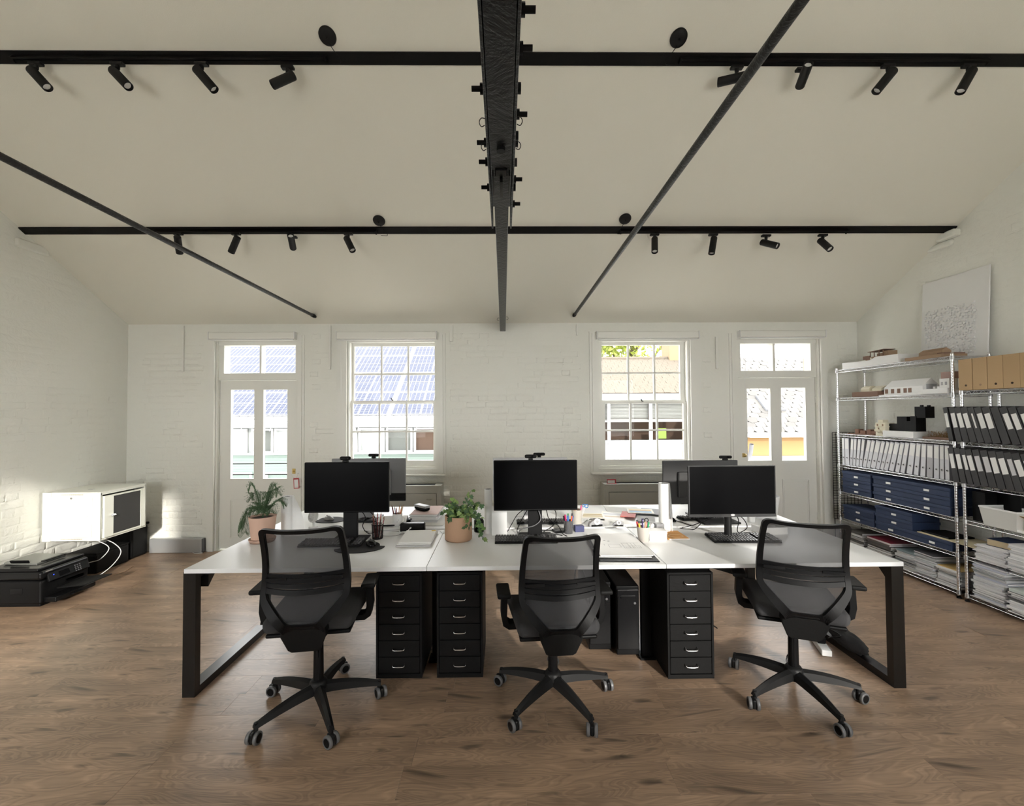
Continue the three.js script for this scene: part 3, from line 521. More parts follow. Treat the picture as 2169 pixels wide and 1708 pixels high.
const radial = (pts, n) => {                       // the loop's points at n even angles round the middle of the back
  const d = loop(pts, 900).map(([x, y]) => [Math.atan2(x, y - 0.74), x, y]).sort((a, b) => a[0] - b[0]), out = [];
  for (let i = 0, k = 0; i < n; i++) { const a = -PI + (i + 0.5) / n * 2 * PI; while (k < d.length - 1 && d[k][0] < a) k++; const p = d[Math.max(0, k - 1)], q = d[k], f = q[0] > p[0] ? Math.min(1, Math.max(0, (a - p[0]) / (q[0] - p[0]))) : 0; out.push([p[1] + (q[1] - p[1]) * f, p[2] + (q[2] - p[2]) * f]); }
  return out;
};
const mirror = (half) => half.concat(half.slice().reverse().filter((p) => Math.abs(p[0]) > 1e-6).map(([x, y]) => [-x, y]));
const zBack = (x, y) => { const s = (y - 0.4) / 0.62; return 0.165 + 0.15 * Math.sin(Math.min(1, s * 3.2) * PI / 2) - 0.085 * Math.sin(Math.min(1, Math.max(0, (s - 0.18) / 0.82)) * PI) + 0.03 * s - 0.9 * x * x * Math.min(1, s * 2); };
function makeChair(label, p, turn, lift) {
  const t = thing('office_chair', label, 'chair', p, turn, 'black mesh office chairs');
  // five-star base with twin casters
  const hub = part(t, 'base_hub', [lathe([[0, 0.085], [0.035, 0.085], [0.044, 0.1], [0.05, 0.125], [0.046, 0.15], [0.034, 0.165], [0, 0.165]], 28)], M.greyBlack);
  part(hub, 'gas_column', [cyl(0.026, 0.028, 0.2, 20, 0, 0.255, 0), cyl(0.015, 0.015, 0.1 + lift, 16, 0, 0.38 + lift / 2, 0)], M.blackGloss);
  for (let i = 0; i < 5; i++) {
    const a = (25.5 + 72 * i) * PI / 180, dx = Math.sin(a), dz = Math.cos(a), g = new THREE.BoxGeometry(1, 1, 1, 2, 1, 8), q = g.attributes.position;
    for (let k = 0; k < q.count; k++) { const s = q.getZ(k) + 0.5, top = q.getY(k) > 0; q.setXYZ(k, q.getX(k) * (0.062 - 0.03 * s) * (top ? 0.72 : 1), top ? 0.15 - 0.05 * s * s - 0.012 * Math.abs(q.getX(k)) * 2 : 0.098 - 0.024 * s * s, 0.03 + s * 0.305); }
    const arm = part(t, 'base_arm', g.toNonIndexed().rotateY(a), M.greyBlack); arm.geometry.computeVertexNormals();
    const ca = casterYaw[(i + Math.round(p[0] * 3 + 9)) % casterYaw.length], cx = dx * 0.335, cz = dz * 0.335, c = part(t, 'caster', [rod([dx * 0.325, 0.1, dz * 0.325], [dx * 0.325, 0.05, dz * 0.325], 0.011, 10), rb(0.02, 0.05, 0.05, 0.008, 0, 0.036, 0, 0, ca).translate(cx, 0, cz)], M.greyBlack);
    for (const s of [-1, 1]) {
      part(c, 'wheel', T(lathe([[0.02, -0.009], [0.0285, -0.009], [0.031, -0.005], [0.031, 0.005], [0.0285, 0.009], [0.02, 0.009], [0.02, -0.009]], 26), 0, 0, 0, 0, 0, PI / 2).translate(s * 0.02, 0.031, 0).rotateY(ca).translate(cx, 0, cz), M.wheel);
      part(c, 'wheel_hub', cyl(0.021, 0.021, 0.02, 20, s * 0.0195, 0.031, 0, 0, 0, PI / 2).rotateY(ca).translate(cx, 0, cz), M.black);
    }
  }
  const L = (g) => g.translate(0, lift, 0);
  part(t, 'mechanism', [L(rb(0.15, 0.06, 0.26, 0.015, 0, 0.41, -0.01)), L(rb(0.11, 0.05, 0.14, 0.015, 0, 0.4, 0.12)), L(rod([0.07, 0.41, -0.05], [0.21, 0.4, -0.05], 0.006))], M.blackRough);
  { // seat cushion: rounded slab, dished, front edge rolled down
    const g = new RoundedBoxGeometry(0.49, 0.075, 0.47, 6, 0.034), q = g.attributes.position;
    for (let k = 0; k < q.count; k++) { const x = q.getX(k), z = q.getZ(k); q.setX(k, x * (1 - 0.1 * Math.max(0, z + 0.05) / 0.28)); q.setY(k, q.getY(k) + 0.018 * Math.pow(Math.abs(x) / 0.245, 2) - 0.03 * Math.pow(Math.max(0, -z - 0.1) / 0.135, 2)); }
    g.computeVertexNormals(); part(t, 'seat', L(g.translate(0, 0.475, -0.02)), M.seat);
    part(t, 'seat_shell', L(rb(0.42, 0.02, 0.4, 0.009, 0, 0.436, -0.01)), M.black);
  }
  // back: bent frame, mesh, lumbar band, hub
  const outer = radial(mirror([[0, 1.012], [0.1, 1.014], [0.168, 1.02], [0.186, 1.014], [0.196, 0.998], [0.199, 0.97], [0.208, 0.84], [0.216, 0.7], [0.214, 0.655], [0.2, 0.625], [0.14, 0.55], [0.1, 0.5], [0.093, 0.47], [0.07, 0.42], [0.06, 0.408], [0, 0.406]]), 240);
  const inner = radial(mirror([[0, 0.992], [0.1, 0.994], [0.158, 0.998], [0.168, 0.994], [0.173, 0.982], [0.175, 0.96], [0.182, 0.84], [0.188, 0.7], [0.186, 0.668], [0.172, 0.645], [0.1, 0.57], [0.068, 0.538], [0.05, 0.535], [0.03, 0.534], [0.015, 0.534], [0, 0.534]]), 240);
  part(t, 'back_frame', L(ringGeo(outer, inner, zBack, 0.03)), M.black);
  {
    const P = [], I = [], n = inner.length, R = 10;
    for (let r = 0; r <= R; r++) for (let i = 0; i < n; i++) { const k = 1 - r / R, x = inner[i][0] * k * 1.01, y = 0.78 + (inner[i][1] - 0.78) * k * 1.006; P.push(x, y, zBack(x, y) - 0.006); }
    for (let r = 0; r < R; r++) for (let i = 0; i < n; i++) { const a = r * n + i, b = r * n + (i + 1) % n; I.push(a, b, a + n, b, b + n, a + n); }
    const g = new THREE.BufferGeometry(); g.setAttribute('position', new THREE.Float32BufferAttribute(P, 3)); g.setIndex(I); g.computeVertexNormals();
    part(t, 'back_mesh', L(g), M.mesh);
  }
  { // lumbar band with three slits
    const strip = (y0, y1, w, bow) => { const g = new THREE.BoxGeometry(w * 2, y1 - y0, 0.012, 24, 2, 1), q = g.attributes.position; for (let k = 0; k < q.count; k++) { const x = q.getX(k), y = q.getY(k) + (y0 + y1) / 2 + bow * (1 - x * x / (w * w)); q.setXYZ(k, x, y, zBack(x, y) + q.getZ(k) + 0.007); } g.computeVertexNormals(); return g; };
    part(t, 'lumbar_support', [strip(0.755, 0.772, 0.186, -0.003), strip(0.73, 0.7515, 0.187, -0.004), strip(0.706, 0.7265, 0.188, -0.006), strip(0.678, 0.702, 0.187, -0.01), strip(0.735, 0.75, 0.05, 0).translate(0.135, 0.007, 0), strip(0.735, 0.75, 0.05, 0).translate(-0.135, 0.007, 0)].map(L), M.black);
  }
  part(t, 'back_hub', [L(extr(shape([[-0.1, 0.515], [0.1, 0.515], [0.104, 0.48], [0.075, 0.405], [0.06, 0.395], [-0.06, 0.395], [-0.075, 0.405], [-0.104, 0.48]]), 0.05, 0.006).rotateX(0.22).translate(0, 0.008, 0.108)), L(rb(0.12, 0.02, 0.03, 0.006, 0, 0.522, 0.278, 0.3)), L(rb(0.1, 0.06, 0.12, 0.012, 0, 0.425, 0.13))], M.blackRough);
  for (const s of [-1, 1]) {
    const a = part(t, 'armrest', [L(rb(0.075, 0.026, 0.18, 0.011, s * 0.285, 0.636, 0.03))], M.blackRough);
    const pth = [[0.2, 0.425], [0.255, 0.425], [0.285, 0.445], [0.296, 0.5], [0.29, 0.625], [0.262, 0.625], [0.268, 0.5], [0.262, 0.462], [0.245, 0.45], [0.2, 0.45]];
    part(a, 'arm_upright', L(extr(shape(pth.map(([x, y]) => [s * x, y])), 0.07, 0.003).translate(0, 0, -0.03)), M.black);
  }
  return t;
}
M.greyBlack = phys([0.009, 0.009, 0.0093], 0.48, { specularIntensity: 0.5 }); M.wheel = mat([0.12, 0.12, 0.123], 0.35);
const casterYaw = [0.5, 2.2, 1.3, 2.9, 0.1, 1.8, 0.9];
makeChair('black mesh office chair pulled up at the left desk, turned slightly left', [-1.043, 0, -2.479], 0.13, 0.065);
makeChair('black mesh office chair at the middle desk, set lower than its neighbours', [0.275, 0, -2.532], 0.07, 0.0);
makeChair('black mesh office chair turned to the right before the right desk', [1.679, 0, -2.548], -0.37, 0.05);
makeChair('black office chair on the window side, glimpsed under the right desk', [2.02, 0, -4.36], PI - 0.3, 0.0);

// ---------- monitors ----------
function monitor(label, x, z, w, y0, y1, o = {}) {
  const t = thing('monitor', label, 'monitor', [x, TOP, z], o.turn ?? 0, o.group), h = y1 - y0, yc = (y0 + y1) / 2 - TOP, f = o.back ? -1 : 1;
  part(t, 'housing', [rb(w, h, 0.022, 0.006, 0, yc, 0), rb(w * 0.62, h * 0.6, 0.035, 0.012, 0, yc - 0.02, f * -0.022)], o.m ?? M.black);
  part(t, 'screen', rb(w - 0.012, h - (o.chin ?? 0.016), 0.003, 0.001, 0, yc + (o.chin ?? 0.016) / 2 - 0.005, f * 0.0115), M.screen);
  if (o.chin) part(t, 'bezel', [...frameBox(-w / 2, w / 2, yc - h / 2, yc + h / 2, 0.008, 0.0135, 0.006, 0.006, o.chin - 0.006, 0.004)], M.bezel ??= phys([0.03, 0.03, 0.031], 0.45, { specularIntensity: 0.5 }));
  if (o.logo) part(t, 'badge', cyl(0.009, 0.009, 0.002, 16, 0, yc - h / 2 + 0.014, 0.0145, PI / 2).scale(1.6, 0.8, 1).translate(0, (yc - h / 2 + 0.014) * 0.2, 0), M.steel);
  if (o.band) part(t, 'lower_band', rb(w + 0.002, h * 0.19, 0.025, 0.005, 0, yc - h / 2 + h * 0.095, 0), M.blackGloss);
  const zs = f * -0.075;
  if (o.round) { part(t, 'stand_column', cyl(0.023, 0.025, yc - h / 2 + 0.1, 22, 0, (yc - h / 2 + 0.1) / 2, zs + 0.02), M.greyBlack); part(t, 'stand_base', lathe([[0, 0], [0.1, 0], [0.103, 0.006], [0.098, 0.012], [0, 0.016]], 40).scale(1.1, 1, 0.85).translate(0, 0, zs + 0.01), M.greyBlack); }
  else { part(t, 'stand_column', rb(o.col ?? 0.1, yc, 0.03, 0.006, 0, yc / 2, zs), o.m ?? M.black); part(t, 'stand_base', rb(0.24, 0.012, 0.19, 0.005, 0, 0.006, zs + f * 0.02), o.m ?? M.black); }
  return t;
}
monitor('black monitor on the left near desk, facing its chair', -1.09, -3.05, 0.585, 0.957, 1.306, {});
monitor('grey backed monitor with black lower band behind the left black monitor', -1.17, -3.8, 0.637, 0.885, 1.254, { back: 1, m: mat([0.16, 0.16, 0.163], 0.5), band: 1, col: 0.13 });
monitor('black monitor on the middle near desk with two webcams above it', 0.222, -3.08, 0.59, 0.954, 1.307, {});
monitor('pale silver backed monitor hidden behind the middle black monitor', 0.222, -3.7, 0.632, 0.9, 1.262, { back: 1, m: mat([0.55, 0.55, 0.56], 0.45), col: 0.12 });
monitor('black monitor with grey bezel on round stand on the right near desk', 1.585, -3.03, 0.607, 0.91, 1.264, { chin: 0.026, round: 1, logo: 1 });
monitor('dark backed monitor behind the grey bezelled monitor on the right', 1.705, -3.78, 0.655, 0.843, 1.218, { back: 1, m: mat([0.045, 0.045, 0.047], 0.5), col: 0.11 });
function webcam(label, x, y, z, w = 0.09) {
  const t = thing('webcam', label, 'webcam', [x, y, z], 0, 'webcams on the monitors');
  part(t, 'body', rb(w, 0.026, 0.026, 0.011, 0, 0.026, 0), M.blackRough);
  part(t, 'clip', [rb(0.03, 0.014, 0.045, 0.004, 0, 0.007, -0.005), rb(0.03, 0.03, 0.008, 0.003, 0, -0.008, -0.026)], M.black);
  part(t, 'camera_lens', cyl(0.008, 0.008, 0.004, 16, w * 0.12, 0.027, 0.0135, PI / 2), M.screen);
}
webcam('black webcam clipped on the left black monitor', -1.105, 1.306, -3.055, 0.075);
webcam('black webcam on a clip against the left window, above the grey monitor', -1.13, 1.256, -3.8, 0.09);
webcam('black webcam on the middle monitor, left of a pair', 0.19, 1.307, -3.085, 0.085);
webcam('black webcam behind the middle monitor, right of a pair', 0.3, 1.263, -3.7, 0.1);
webcam('black webcam above the two right monitors against the door', 1.93, 1.219, -3.78, 0.11);

// ---------- keyboards, mice, pads ----------
function keyboard(label, x, z, w, d, turn, lift = 0) {
  const t = thing('keyboard', label, 'keyboard', [x, TOP + lift, z], turn, 'black computer keyboards'), ks = [];
  part(t, 'keyboard_base', rb(w, 0.014, d, 0.004, 0, 0.009, 0, 0.05), M.black);
  const rows = 5, cols = Math.floor(w / 0.0195);
  for (let r = 0; r < rows; r++) for (let c = 0; c < cols; c++) { if (c === cols - 4 || (c === cols - 8 && r < 4)) continue; ks.push(rb(0.0155, 0.008, d / rows * 0.78, 0.002, -w / 2 + 0.012 + c * 0.0195 + (r % 2) * 0.003, 0.02 - (r - 2) * 0.0012, -d / 2 + (r + 0.5) * d / rows, 0.05, 0, 0, 1)); }
  const o = part(t, 'keys', ks, M.keys); o.userData.kind = 'stuff';
}
M.keys = mat([0.015, 0.015, 0.0155], 0.35);
keyboard('black keyboard under the left black monitor, half hidden by the chair', -1.17, -3.0, 0.42, 0.13, 0.02, 0.003);
keyboard('black keyboard on the middle desk behind the middle chair', 0.15, -3.05, 0.43, 0.14, 0);
keyboard('large black keyboard in front of the grey bezelled monitor', 1.655, -3.03, 0.45, 0.17, -0.04);
keyboard('black keyboard on the window side desk behind the left monitors', -0.98, -3.64, 0.43, 0.12, PI);
keyboard('black keyboard on the window side desk behind the middle monitor', 0.3, -3.54, 0.4, 0.13, PI);
keyboard('black keyboard on the window side desk left of the right monitors', 1.62, -3.62, 0.34, 0.12, PI + 0.1);
function mouse(label, x, z, turn, lift, m) {
  const t = thing('computer_mouse', label, 'mouse', [x, TOP + lift, z], turn, 'computer mice'), g = new THREE.SphereGeometry(0.5, 28, 18), q = g.attributes.position;
  for (let k = 0; k < q.count; k++) { const y = q.getY(k); q.setXYZ(k, q.getX(k) * 0.064, Math.max(0, y) * 0.062 + Math.min(0, y) * 0.004 + 0.002, q.getZ(k) * 0.108); } g.computeVertexNormals();
  part(t, 'mouse_body', g, m);
  part(t, 'scroll_wheel', cyl(0.008, 0.008, 0.006, 14, 0, 0.026, -0.03, 0, 0, PI / 2), M.greyPlastic);
}
const kidney = (sx, sz) => { const p = []; for (let i = 0; i < 48; i++) { const a = i / 48 * 2 * PI, r = 1 - 0.16 * Math.cos(2 * a) * (Math.sin(a) > 0 ? 1.5 : 0.2) + 0.12 * Math.cos(a); p.push([Math.cos(a) * sx * r, Math.sin(a) * sz * r]); } return p; };
const pad = (label, x, z, sx, sz, turn) => solo('mouse_mat', label, 'mouse mat', extr(shape(kidney(sx, sz)), 0.003, 0.001).rotateX(-PI / 2).translate(0, 0.001, 0), M.blackRough, [x, TOP, z], turn, 'black mouse mats');
pad('black curved mouse mat beside the left chair', -0.98, -2.92, 0.165, 0.11, 0.15);
mouse('black mouse on the curved mat near the mesh pen pot', -0.9, -2.975, 0.5, 0.0052, M.blackGloss);
pad('round black mouse mat at the far left, seen under the monitor', -1.47, -3.68, 0.13, 0.09, 0);
mouse('grey and black mouse on the far left mat', -1.47, -3.69, 0.9, 0.0052, mat([0.3, 0.3, 0.31], 0.35));
mouse('black mouse right of the bright upright paper roll', 1.36, -3.56, 0.3, 0, M.blackGloss);

// ---------- plants ----------
{
  const t = thing('potted_fern', 'feathery asparagus fern in a pink clay pot on a saucer', 'plant', [-1.7, TOP, -3.1]);
  part(t, 'saucer', lathe([[0, 0], [0.078, 0], [0.088, 0.022], [0.084, 0.024], [0.076, 0.008], [0, 0.006]], 40), M.terracottaPink = mat([0.60, 0.40, 0.31], 0.85, { bumpMap: rep(fineBump, 5), bumpScale: 0.001 }));
  part(t, 'plant_pot', lathe([[0, 0.007], [0.066, 0.007], [0.072, 0.03], [0.087, 0.17], [0.09, 0.176], [0.084, 0.178], [0.08, 0.165], [0.066, 0.03], [0, 0.025]], 44), M.terracottaPink);
  part(t, 'soil', cyl(0.079, 0.079, 0.01, 28, 0, 0.157, 0), M.soil);
  const needles = [], stems = [];
  const frond = (az, len, rise, droop, side) => {
    const pts = []; for (let i = 0; i <= 10; i++) { const s = i / 10; pts.push([Math.sin(az) * len * s * (1 - 0.15 * s), 0.16 + rise * Math.sin(s * PI * 0.62) - droop * s * s * s, Math.cos(az) * len * s * (1 - 0.15 * s)]); }
    stems.push(tube(pts, 0.0011, 16, 4));
    const c = new THREE.CatmullRomCurve3(pts.map((p) => V(...p)));
    for (let i = 0; i < 30; i++) {
      const s = 0.32 + 0.68 * i / 30, p = c.getPointAt(s), tg = c.getTangentAt(s), sd = V(tg.z, 0, -tg.x).normalize(), br = (0.07 * Math.sin((s - 0.25) / 0.75 * PI * 0.9) + 0.012) * side;
      for (const d of [-1, 1]) {
        const e = p.clone().addScaledVector(sd, d * br).addScaledVector(tg, br * 0.8).add(V(0, -br * 0.25, 0));
        stems.push(rod(p.toArray(), e.toArray(), 0.0006, 3));
        for (let j = 0; j < 6; j++) { const q = p.clone().lerp(e, (j + 1) / 6.5), w = 0.009 * (1.2 - j / 8), g = new THREE.PlaneGeometry(0.0022, w * 2); g.rotateX(rnd(3)); g.rotateY(rnd(6)); g.translate(q.x, q.y, q.z); needles.push(g); }
      }
    }
  };
  for (const a of [[-1.9, 0.19, 0.09, 0.2, 0.8], [-1.35, 0.16, 0.12, 0.17, 0.8], [-2.4, 0.1, 0.12, 0.05, 0.7], [1.5, 0.13, 0.22, 0.03, 0.8], [0.9, 0.09, 0.2, 0.02, 0.7], [2.3, 0.1, 0.24, 0.02, 0.7], [-1.0, 0.1, 0.26, 0.03, 0.7], [1.8, 0.16, 0.14, 0.04, 0.8], [-1.6, 0.1, 0.2, 0.05, 0.7], [1.2, 0.09, 0.1, 0.04, 0.7], [-0.9, 0.09, 0.1, 0.04, 0.7], [0.4, 0.07, 0.1, 0.03, 0.7]]) frond(...a);
  part(t, 'stem', stems, M.leafDark); const o = part(t, 'foliage', needles, M.leafDark); o.userData.kind = 'stuff';
}
{
  const t = thing('potted_ivy', 'trailing ivy in a ribbed terracotta cylinder pot on the middle desk', 'plant', [-0.323, TOP, -3.1]);
  part(t, 'plant_pot', lathe([[0, 0], [0.088, 0], [0.095, 0.008], ...Array.from({ length: 14 }, (_, i) => [0.0955 + (i % 2) * 0.0008, 0.012 + i * 0.0115]), [0.096, 0.17], [0.09, 0.171], [0.088, 0.155], [0.08, 0.02], [0, 0.015]], 48), mat([0.46, 0.29, 0.19], 0.85));
  part(t, 'soil', cyl(0.088, 0.088, 0.01, 28, 0, 0.15, 0), M.soil);
  const leaf = extr(shape([[0, 0], [0.008, -0.006], [0.019, 0.003], [0.013, 0.012], [0.018, 0.022], [0.008, 0.022], [0, 0.038], [-0.008, 0.022], [-0.018, 0.022], [-0.013, 0.012], [-0.019, 0.003], [-0.008, -0.006]]), 0.0006), q = leaf.attributes.position;
  for (let k = 0; k < q.count; k++) q.setZ(k, q.getZ(k) - 4 * q.getX(k) ** 2 - 2.5 * q.getY(k) ** 2); leaf.computeVertexNormals();
  const lg = join(leaf), stems = [];
  let n = 0;
  const put = (p, sc) => { const o = mesh(lg, [M.leaf, M.leafDark, M.leafLight, M.leafDark][Math.floor(rnd(4))]); o.name = n ? 'leaf_' + String(n).padStart(3, '0') : 'leaf'; n++; o.position.copy(p); o.rotation.set(rnd(-1.4, 0.2), rnd(-1.2, 1.2), rnd(-1.5, 1.5) + PI); o.scale.setScalar(sc); t.add(o); };
  const vine = (pts, k, s0) => { const c = new THREE.CatmullRomCurve3(pts.map((p) => V(...p))); stems.push(tube(pts, 0.0014, 24, 4)); for (let i = 0; i < k; i++) { const p = c.getPointAt(s0 + (1 - s0) * i / k); put(p.add(V(rnd(-0.022, 0.022), rnd(-0.016, 0.02), rnd(-0.018, 0.018))), rnd(0.55, 1.05)); } };
  for (let i = 0; i < 12; i++) { const a = i / 12 * 2 * PI + rnd(0.4), r = rnd(0.06, 0.12); vine([[0, 0.15, 0], [Math.sin(a) * r * 0.5, 0.2 + rnd(0.03), Math.cos(a) * r * 0.5], [Math.sin(a) * r, 0.2 + rnd(0.07), Math.cos(a) * r]], 12, 0.15); }
  vine([[0.02, 0.15, 0], [0.05, 0.24, 0], [0.07, 0.31, 0.01], [0.09, 0.34, 0.01]], 15, 0.3);
  vine([[-0.02, 0.15, 0], [-0.04, 0.23, 0], [-0.03, 0.29, 0.0]], 12, 0.3);
  vine([[0.04, 0.16, 0.02], [0.11, 0.2, 0.05], [0.15, 0.15, 0.07], [0.165, 0.09, 0.08], [0.172, 0.02, 0.08]], 28, 0.1);
  vine([[0.04, 0.16, 0.02], [0.1, 0.21, 0.03], [0.13, 0.16, 0.05], [0.15, 0.1, 0.05]], 24, 0.1);
  vine([[0.03, 0.16, 0.04], [0.06, 0.19, 0.09], [0.07, 0.14, 0.105], [0.075, 0.11, 0.107]], 16, 0.1);
  vine([[-0.03, 0.16, 0.03], [-0.05, 0.2, 0.07], [-0.045, 0.16, 0.1]], 14, 0.1);
  vine([[0.04, 0.16, 0], [0.12, 0.25, 0], [0.16, 0.23, 0.02]], 14, 0.2);
  part(t, 'stem', stems, M.leafDark);
}

// ---------- small things on the desks ----------
const C = {};
const paint = (hex, r = 0.55) => C[hex + r] ??= mat(hex, r);
function roll(label, x, z, r, h, core, o = {}) {
  const t = thing('paper_roll', label, 'paper roll', [x, TOP, z]);
  part(t, 'roll', lathe([[core, 0], [r, 0], [r, h], [core, h], [core, 0]], 40), o.m ?? M.paper);
  part(t, 'core', lathe([[core - 0.002, 0.002], [core, 0.002], [core, h - 0.001], [core - 0.002, h - 0.001]], 28), M.greyPlastic);
  if (o.flap) { const g = new THREE.PlaneGeometry(o.flap, h, 10, 10), q = g.attributes.position; for (let k = 0; k < q.count; k++) { const s = (q.getX(k) + o.flap / 2) / o.flap, v = (q.getY(k) + h / 2) / h; q.setXYZ(k, s * o.flap * (1 - 0.86 * v * v), v * h * (1 - 0.0 * s), 0.02 * Math.sin(s * 3) * (1 - v)); } g.computeVertexNormals(); part(t, 'loose_sheet', g.translate(r - 0.004, 0, 0.01), M.paperThin); }
}
M.paperThin = phys([0.83, 0.83, 0.82], 0.9, { side: THREE.DoubleSide, transmission: 0.35, thickness: 0 });
roll('white kitchen paper roll with a loose sheet at the far left', -1.6, -3.25, 0.042, 0.285, 0.019, { flap: 0.1 });
roll('slim upright white paper tube behind the ivy', -0.118, -3.26, 0.028, 0.325, 0.023);
roll('tall bright upright roll of white paper by the orange notebook', 1.195, -3.25, 0.041, 0.36, 0.03, { flap: 0.02 });
{
  const t = thing('desk_fan', 'small white desk fan beside the kitchen paper roll', 'fan', [-1.5, TOP, -3.46], -0.6);
  part(t, 'fan_housing', T(lathe([[0, -0.022], [0.03, -0.022], [0.043, -0.012], [0.045, 0.012], [0.04, 0.02], [0.037, 0.012], [0, 0.006]], 32), 0, 0.085, 0, PI / 2 - 0.3), M.white);
  part(t, 'fan_grille', Array.from({ length: 14 }, (_, i) => { const a = i / 14 * 2 * PI; return rod([0.008 * Math.cos(a), 0.085 + 0.008 * Math.sin(a), 0.026], [0.041 * Math.cos(a), 0.085 + 0.041 * Math.sin(a), 0.018], 0.0016, 5); }), M.paperGrey);
  part(t, 'stand', [cyl(0.008, 0.008, 0.05, 12, 0, 0.028, 0), cyl(0.033, 0.036, 0.01, 24, 0, 0.005, 0)], M.white);
}
{
  const t = thing('drawing_tablet', 'thin white drawing tablet with black underside behind the mesh pen pot', 'tablet', [-0.91, TOP, -3.56], 0.12);
  part(t, 'tablet_body', rb(0.24, 0.01, 0.2, 0.004, 0, 0.021, 0, 0.12), M.black); part(t, 'tablet_face', rb(0.232, 0.003, 0.192, 0.001, 0, 0.0275, 0, 0.12), M.paper);
  part(t, 'prop', rb(0.14, 0.016, 0.012, 0.003, 0, 0.008, -0.08), M.black);
}
const pens = {};
function pen(kind, color, label, cup, x, z, y0, len, tx, tz, r = 0.0036) {
  const t = thing(kind, label, kind.replace('_', ' '), [x, y0, z], 0, 'pens in the ' + cup); t.rotation.set(tz, 0, -tx);
  part(t, 'barrel', cyl(r, r, len, 8, 0, len / 2, 0), paint(color));
  if (kind === 'pencil') part(t, 'tip', cyl(0.0008, r, 0.014, 8, 0, len + 0.007, 0), M.tan); else part(t, 'pen_cap', cyl(r * 1.22, r * 1.22, 0.035, 8, 0, len, 0), paint(color));
}
function scissors(color, label, x, z, y0, tx) {
  const t = thing('scissors', label, 'scissors', [x, y0, z]); t.rotation.z = -tx;
  part(t, 'handle', [T(new THREE.TorusGeometry(0.011, 0.003, 8, 18), -0.009, 0.135, 0), T(new THREE.TorusGeometry(0.013, 0.003, 8, 18), 0.012, 0.138, 0)], paint(color)); part(t, 'blade', [box(0.006, 0.11, 0.002, -0.004, 0.07, 0), box(0.006, 0.11, 0.002, 0.005, 0.07, 0.002)], M.steel);
}
{
  const t = thing('pen_pot', 'black wire mesh pen pot full of red and brown pencils', 'pen pot', [-0.905, TOP, -3.14]), bars = [];
  for (let i = 0; i < 28; i++) { const a = i / 28 * 2 * PI; bars.push(rod([0.036 * Math.cos(a), 0.004, 0.036 * Math.sin(a)], [0.04 * Math.cos(a), 0.1, 0.04 * Math.sin(a)], 0.0012, 4)); }
  for (let i = 0; i < 12; i++) bars.push(new THREE.TorusGeometry(0.0363 + i * 0.0003, 0.001, 4, 32).rotateX(PI / 2).translate(0, 0.01 + i * 0.0078, 0));
  part(t, 'mesh_wall', bars, M.black); part(t, 'rim', new THREE.TorusGeometry(0.04, 0.003, 8, 32).rotateX(PI / 2).translate(0, 0.101, 0), M.black); part(t, 'pot_base', cyl(0.036, 0.036, 0.004, 28, 0, 0.002, 0), M.black);
  [['#8d1f33', 'crimson'], ['#5b2016', 'dark red'], ['#a23a2c', 'brick red'], ['#3a2119', 'dark brown'], ['#7a1a3a', 'wine red'], ['#b0583a', 'rust'], ['#2a1c1c', 'near black'], ['#8c2b2b', 'red brown'], ['#d8d2c8', 'pale'], ['#6e2a20', 'chestnut']].forEach(([c, n], i) => { const a = i * 2.4, r = 0.016; pen('pencil', c, `${n} pencil standing in the black mesh pen pot`, 'black mesh pot', -0.905 + r * Math.cos(a), -3.14 + r * Math.sin(a), TOP + 0.006, 0.135 + 0.03 * ((i * 7) % 5) / 5, 0.16 * Math.cos(a) + 0.06, -0.16 * Math.sin(a) * -1); });
}
function cup(label, x, z, r0, r1, h, m, wall = 0.003) { const t = thing('pen_cup', label, 'pen cup', [x, TOP, z]); part(t, 'cup_wall', lathe([[0, 0], [r0, 0], [r1, h], [r1 - wall, h], [r0 - wall, wall], [0, wall]], 40), m); return t; }
{
  const t = cup('white ceramic mug holding coloured pencils on the left desks', -0.85, -3.5, 0.037, 0.038, 0.095, M.white);
  part(t, 'mug_handle', tube([[0.036, 0.075, 0.012], [0.055, 0.07, 0.02], [0.056, 0.035, 0.02], [0.036, 0.024, 0.012]], 0.004, 20, 8), M.white);
  part(t, 'print', [rb(0.012, 0.012, 0.001, 0.0004, 0.014, 0.05, 0.0345), rb(0.008, 0.008, 0.001, 0.0004, 0.006, 0.036, 0.037)], M.paperGrey);
  [['#c05a2a', 'orange'], ['#28306e', 'navy'], ['#e0b070', 'tan'], ['#8a2d24', 'red'], ['#27264e', 'indigo'], ['#d8c8b8', 'cream'], ['#7d2e2a', 'maroon'], ['#c98a55', 'light brown']].forEach(([c, n], i) => { const a = i * 2.4 + 0.6; pen('pencil', c, `${n} pencil standing in the white mug`, 'white mug', -0.85 + 0.014 * Math.cos(a), -3.5 + 0.014 * Math.sin(a), TOP + 0.006, 0.13 + 0.025 * ((i * 3) % 4) / 4, 0.2 * Math.cos(a), 0.2 * Math.sin(a)); });
}
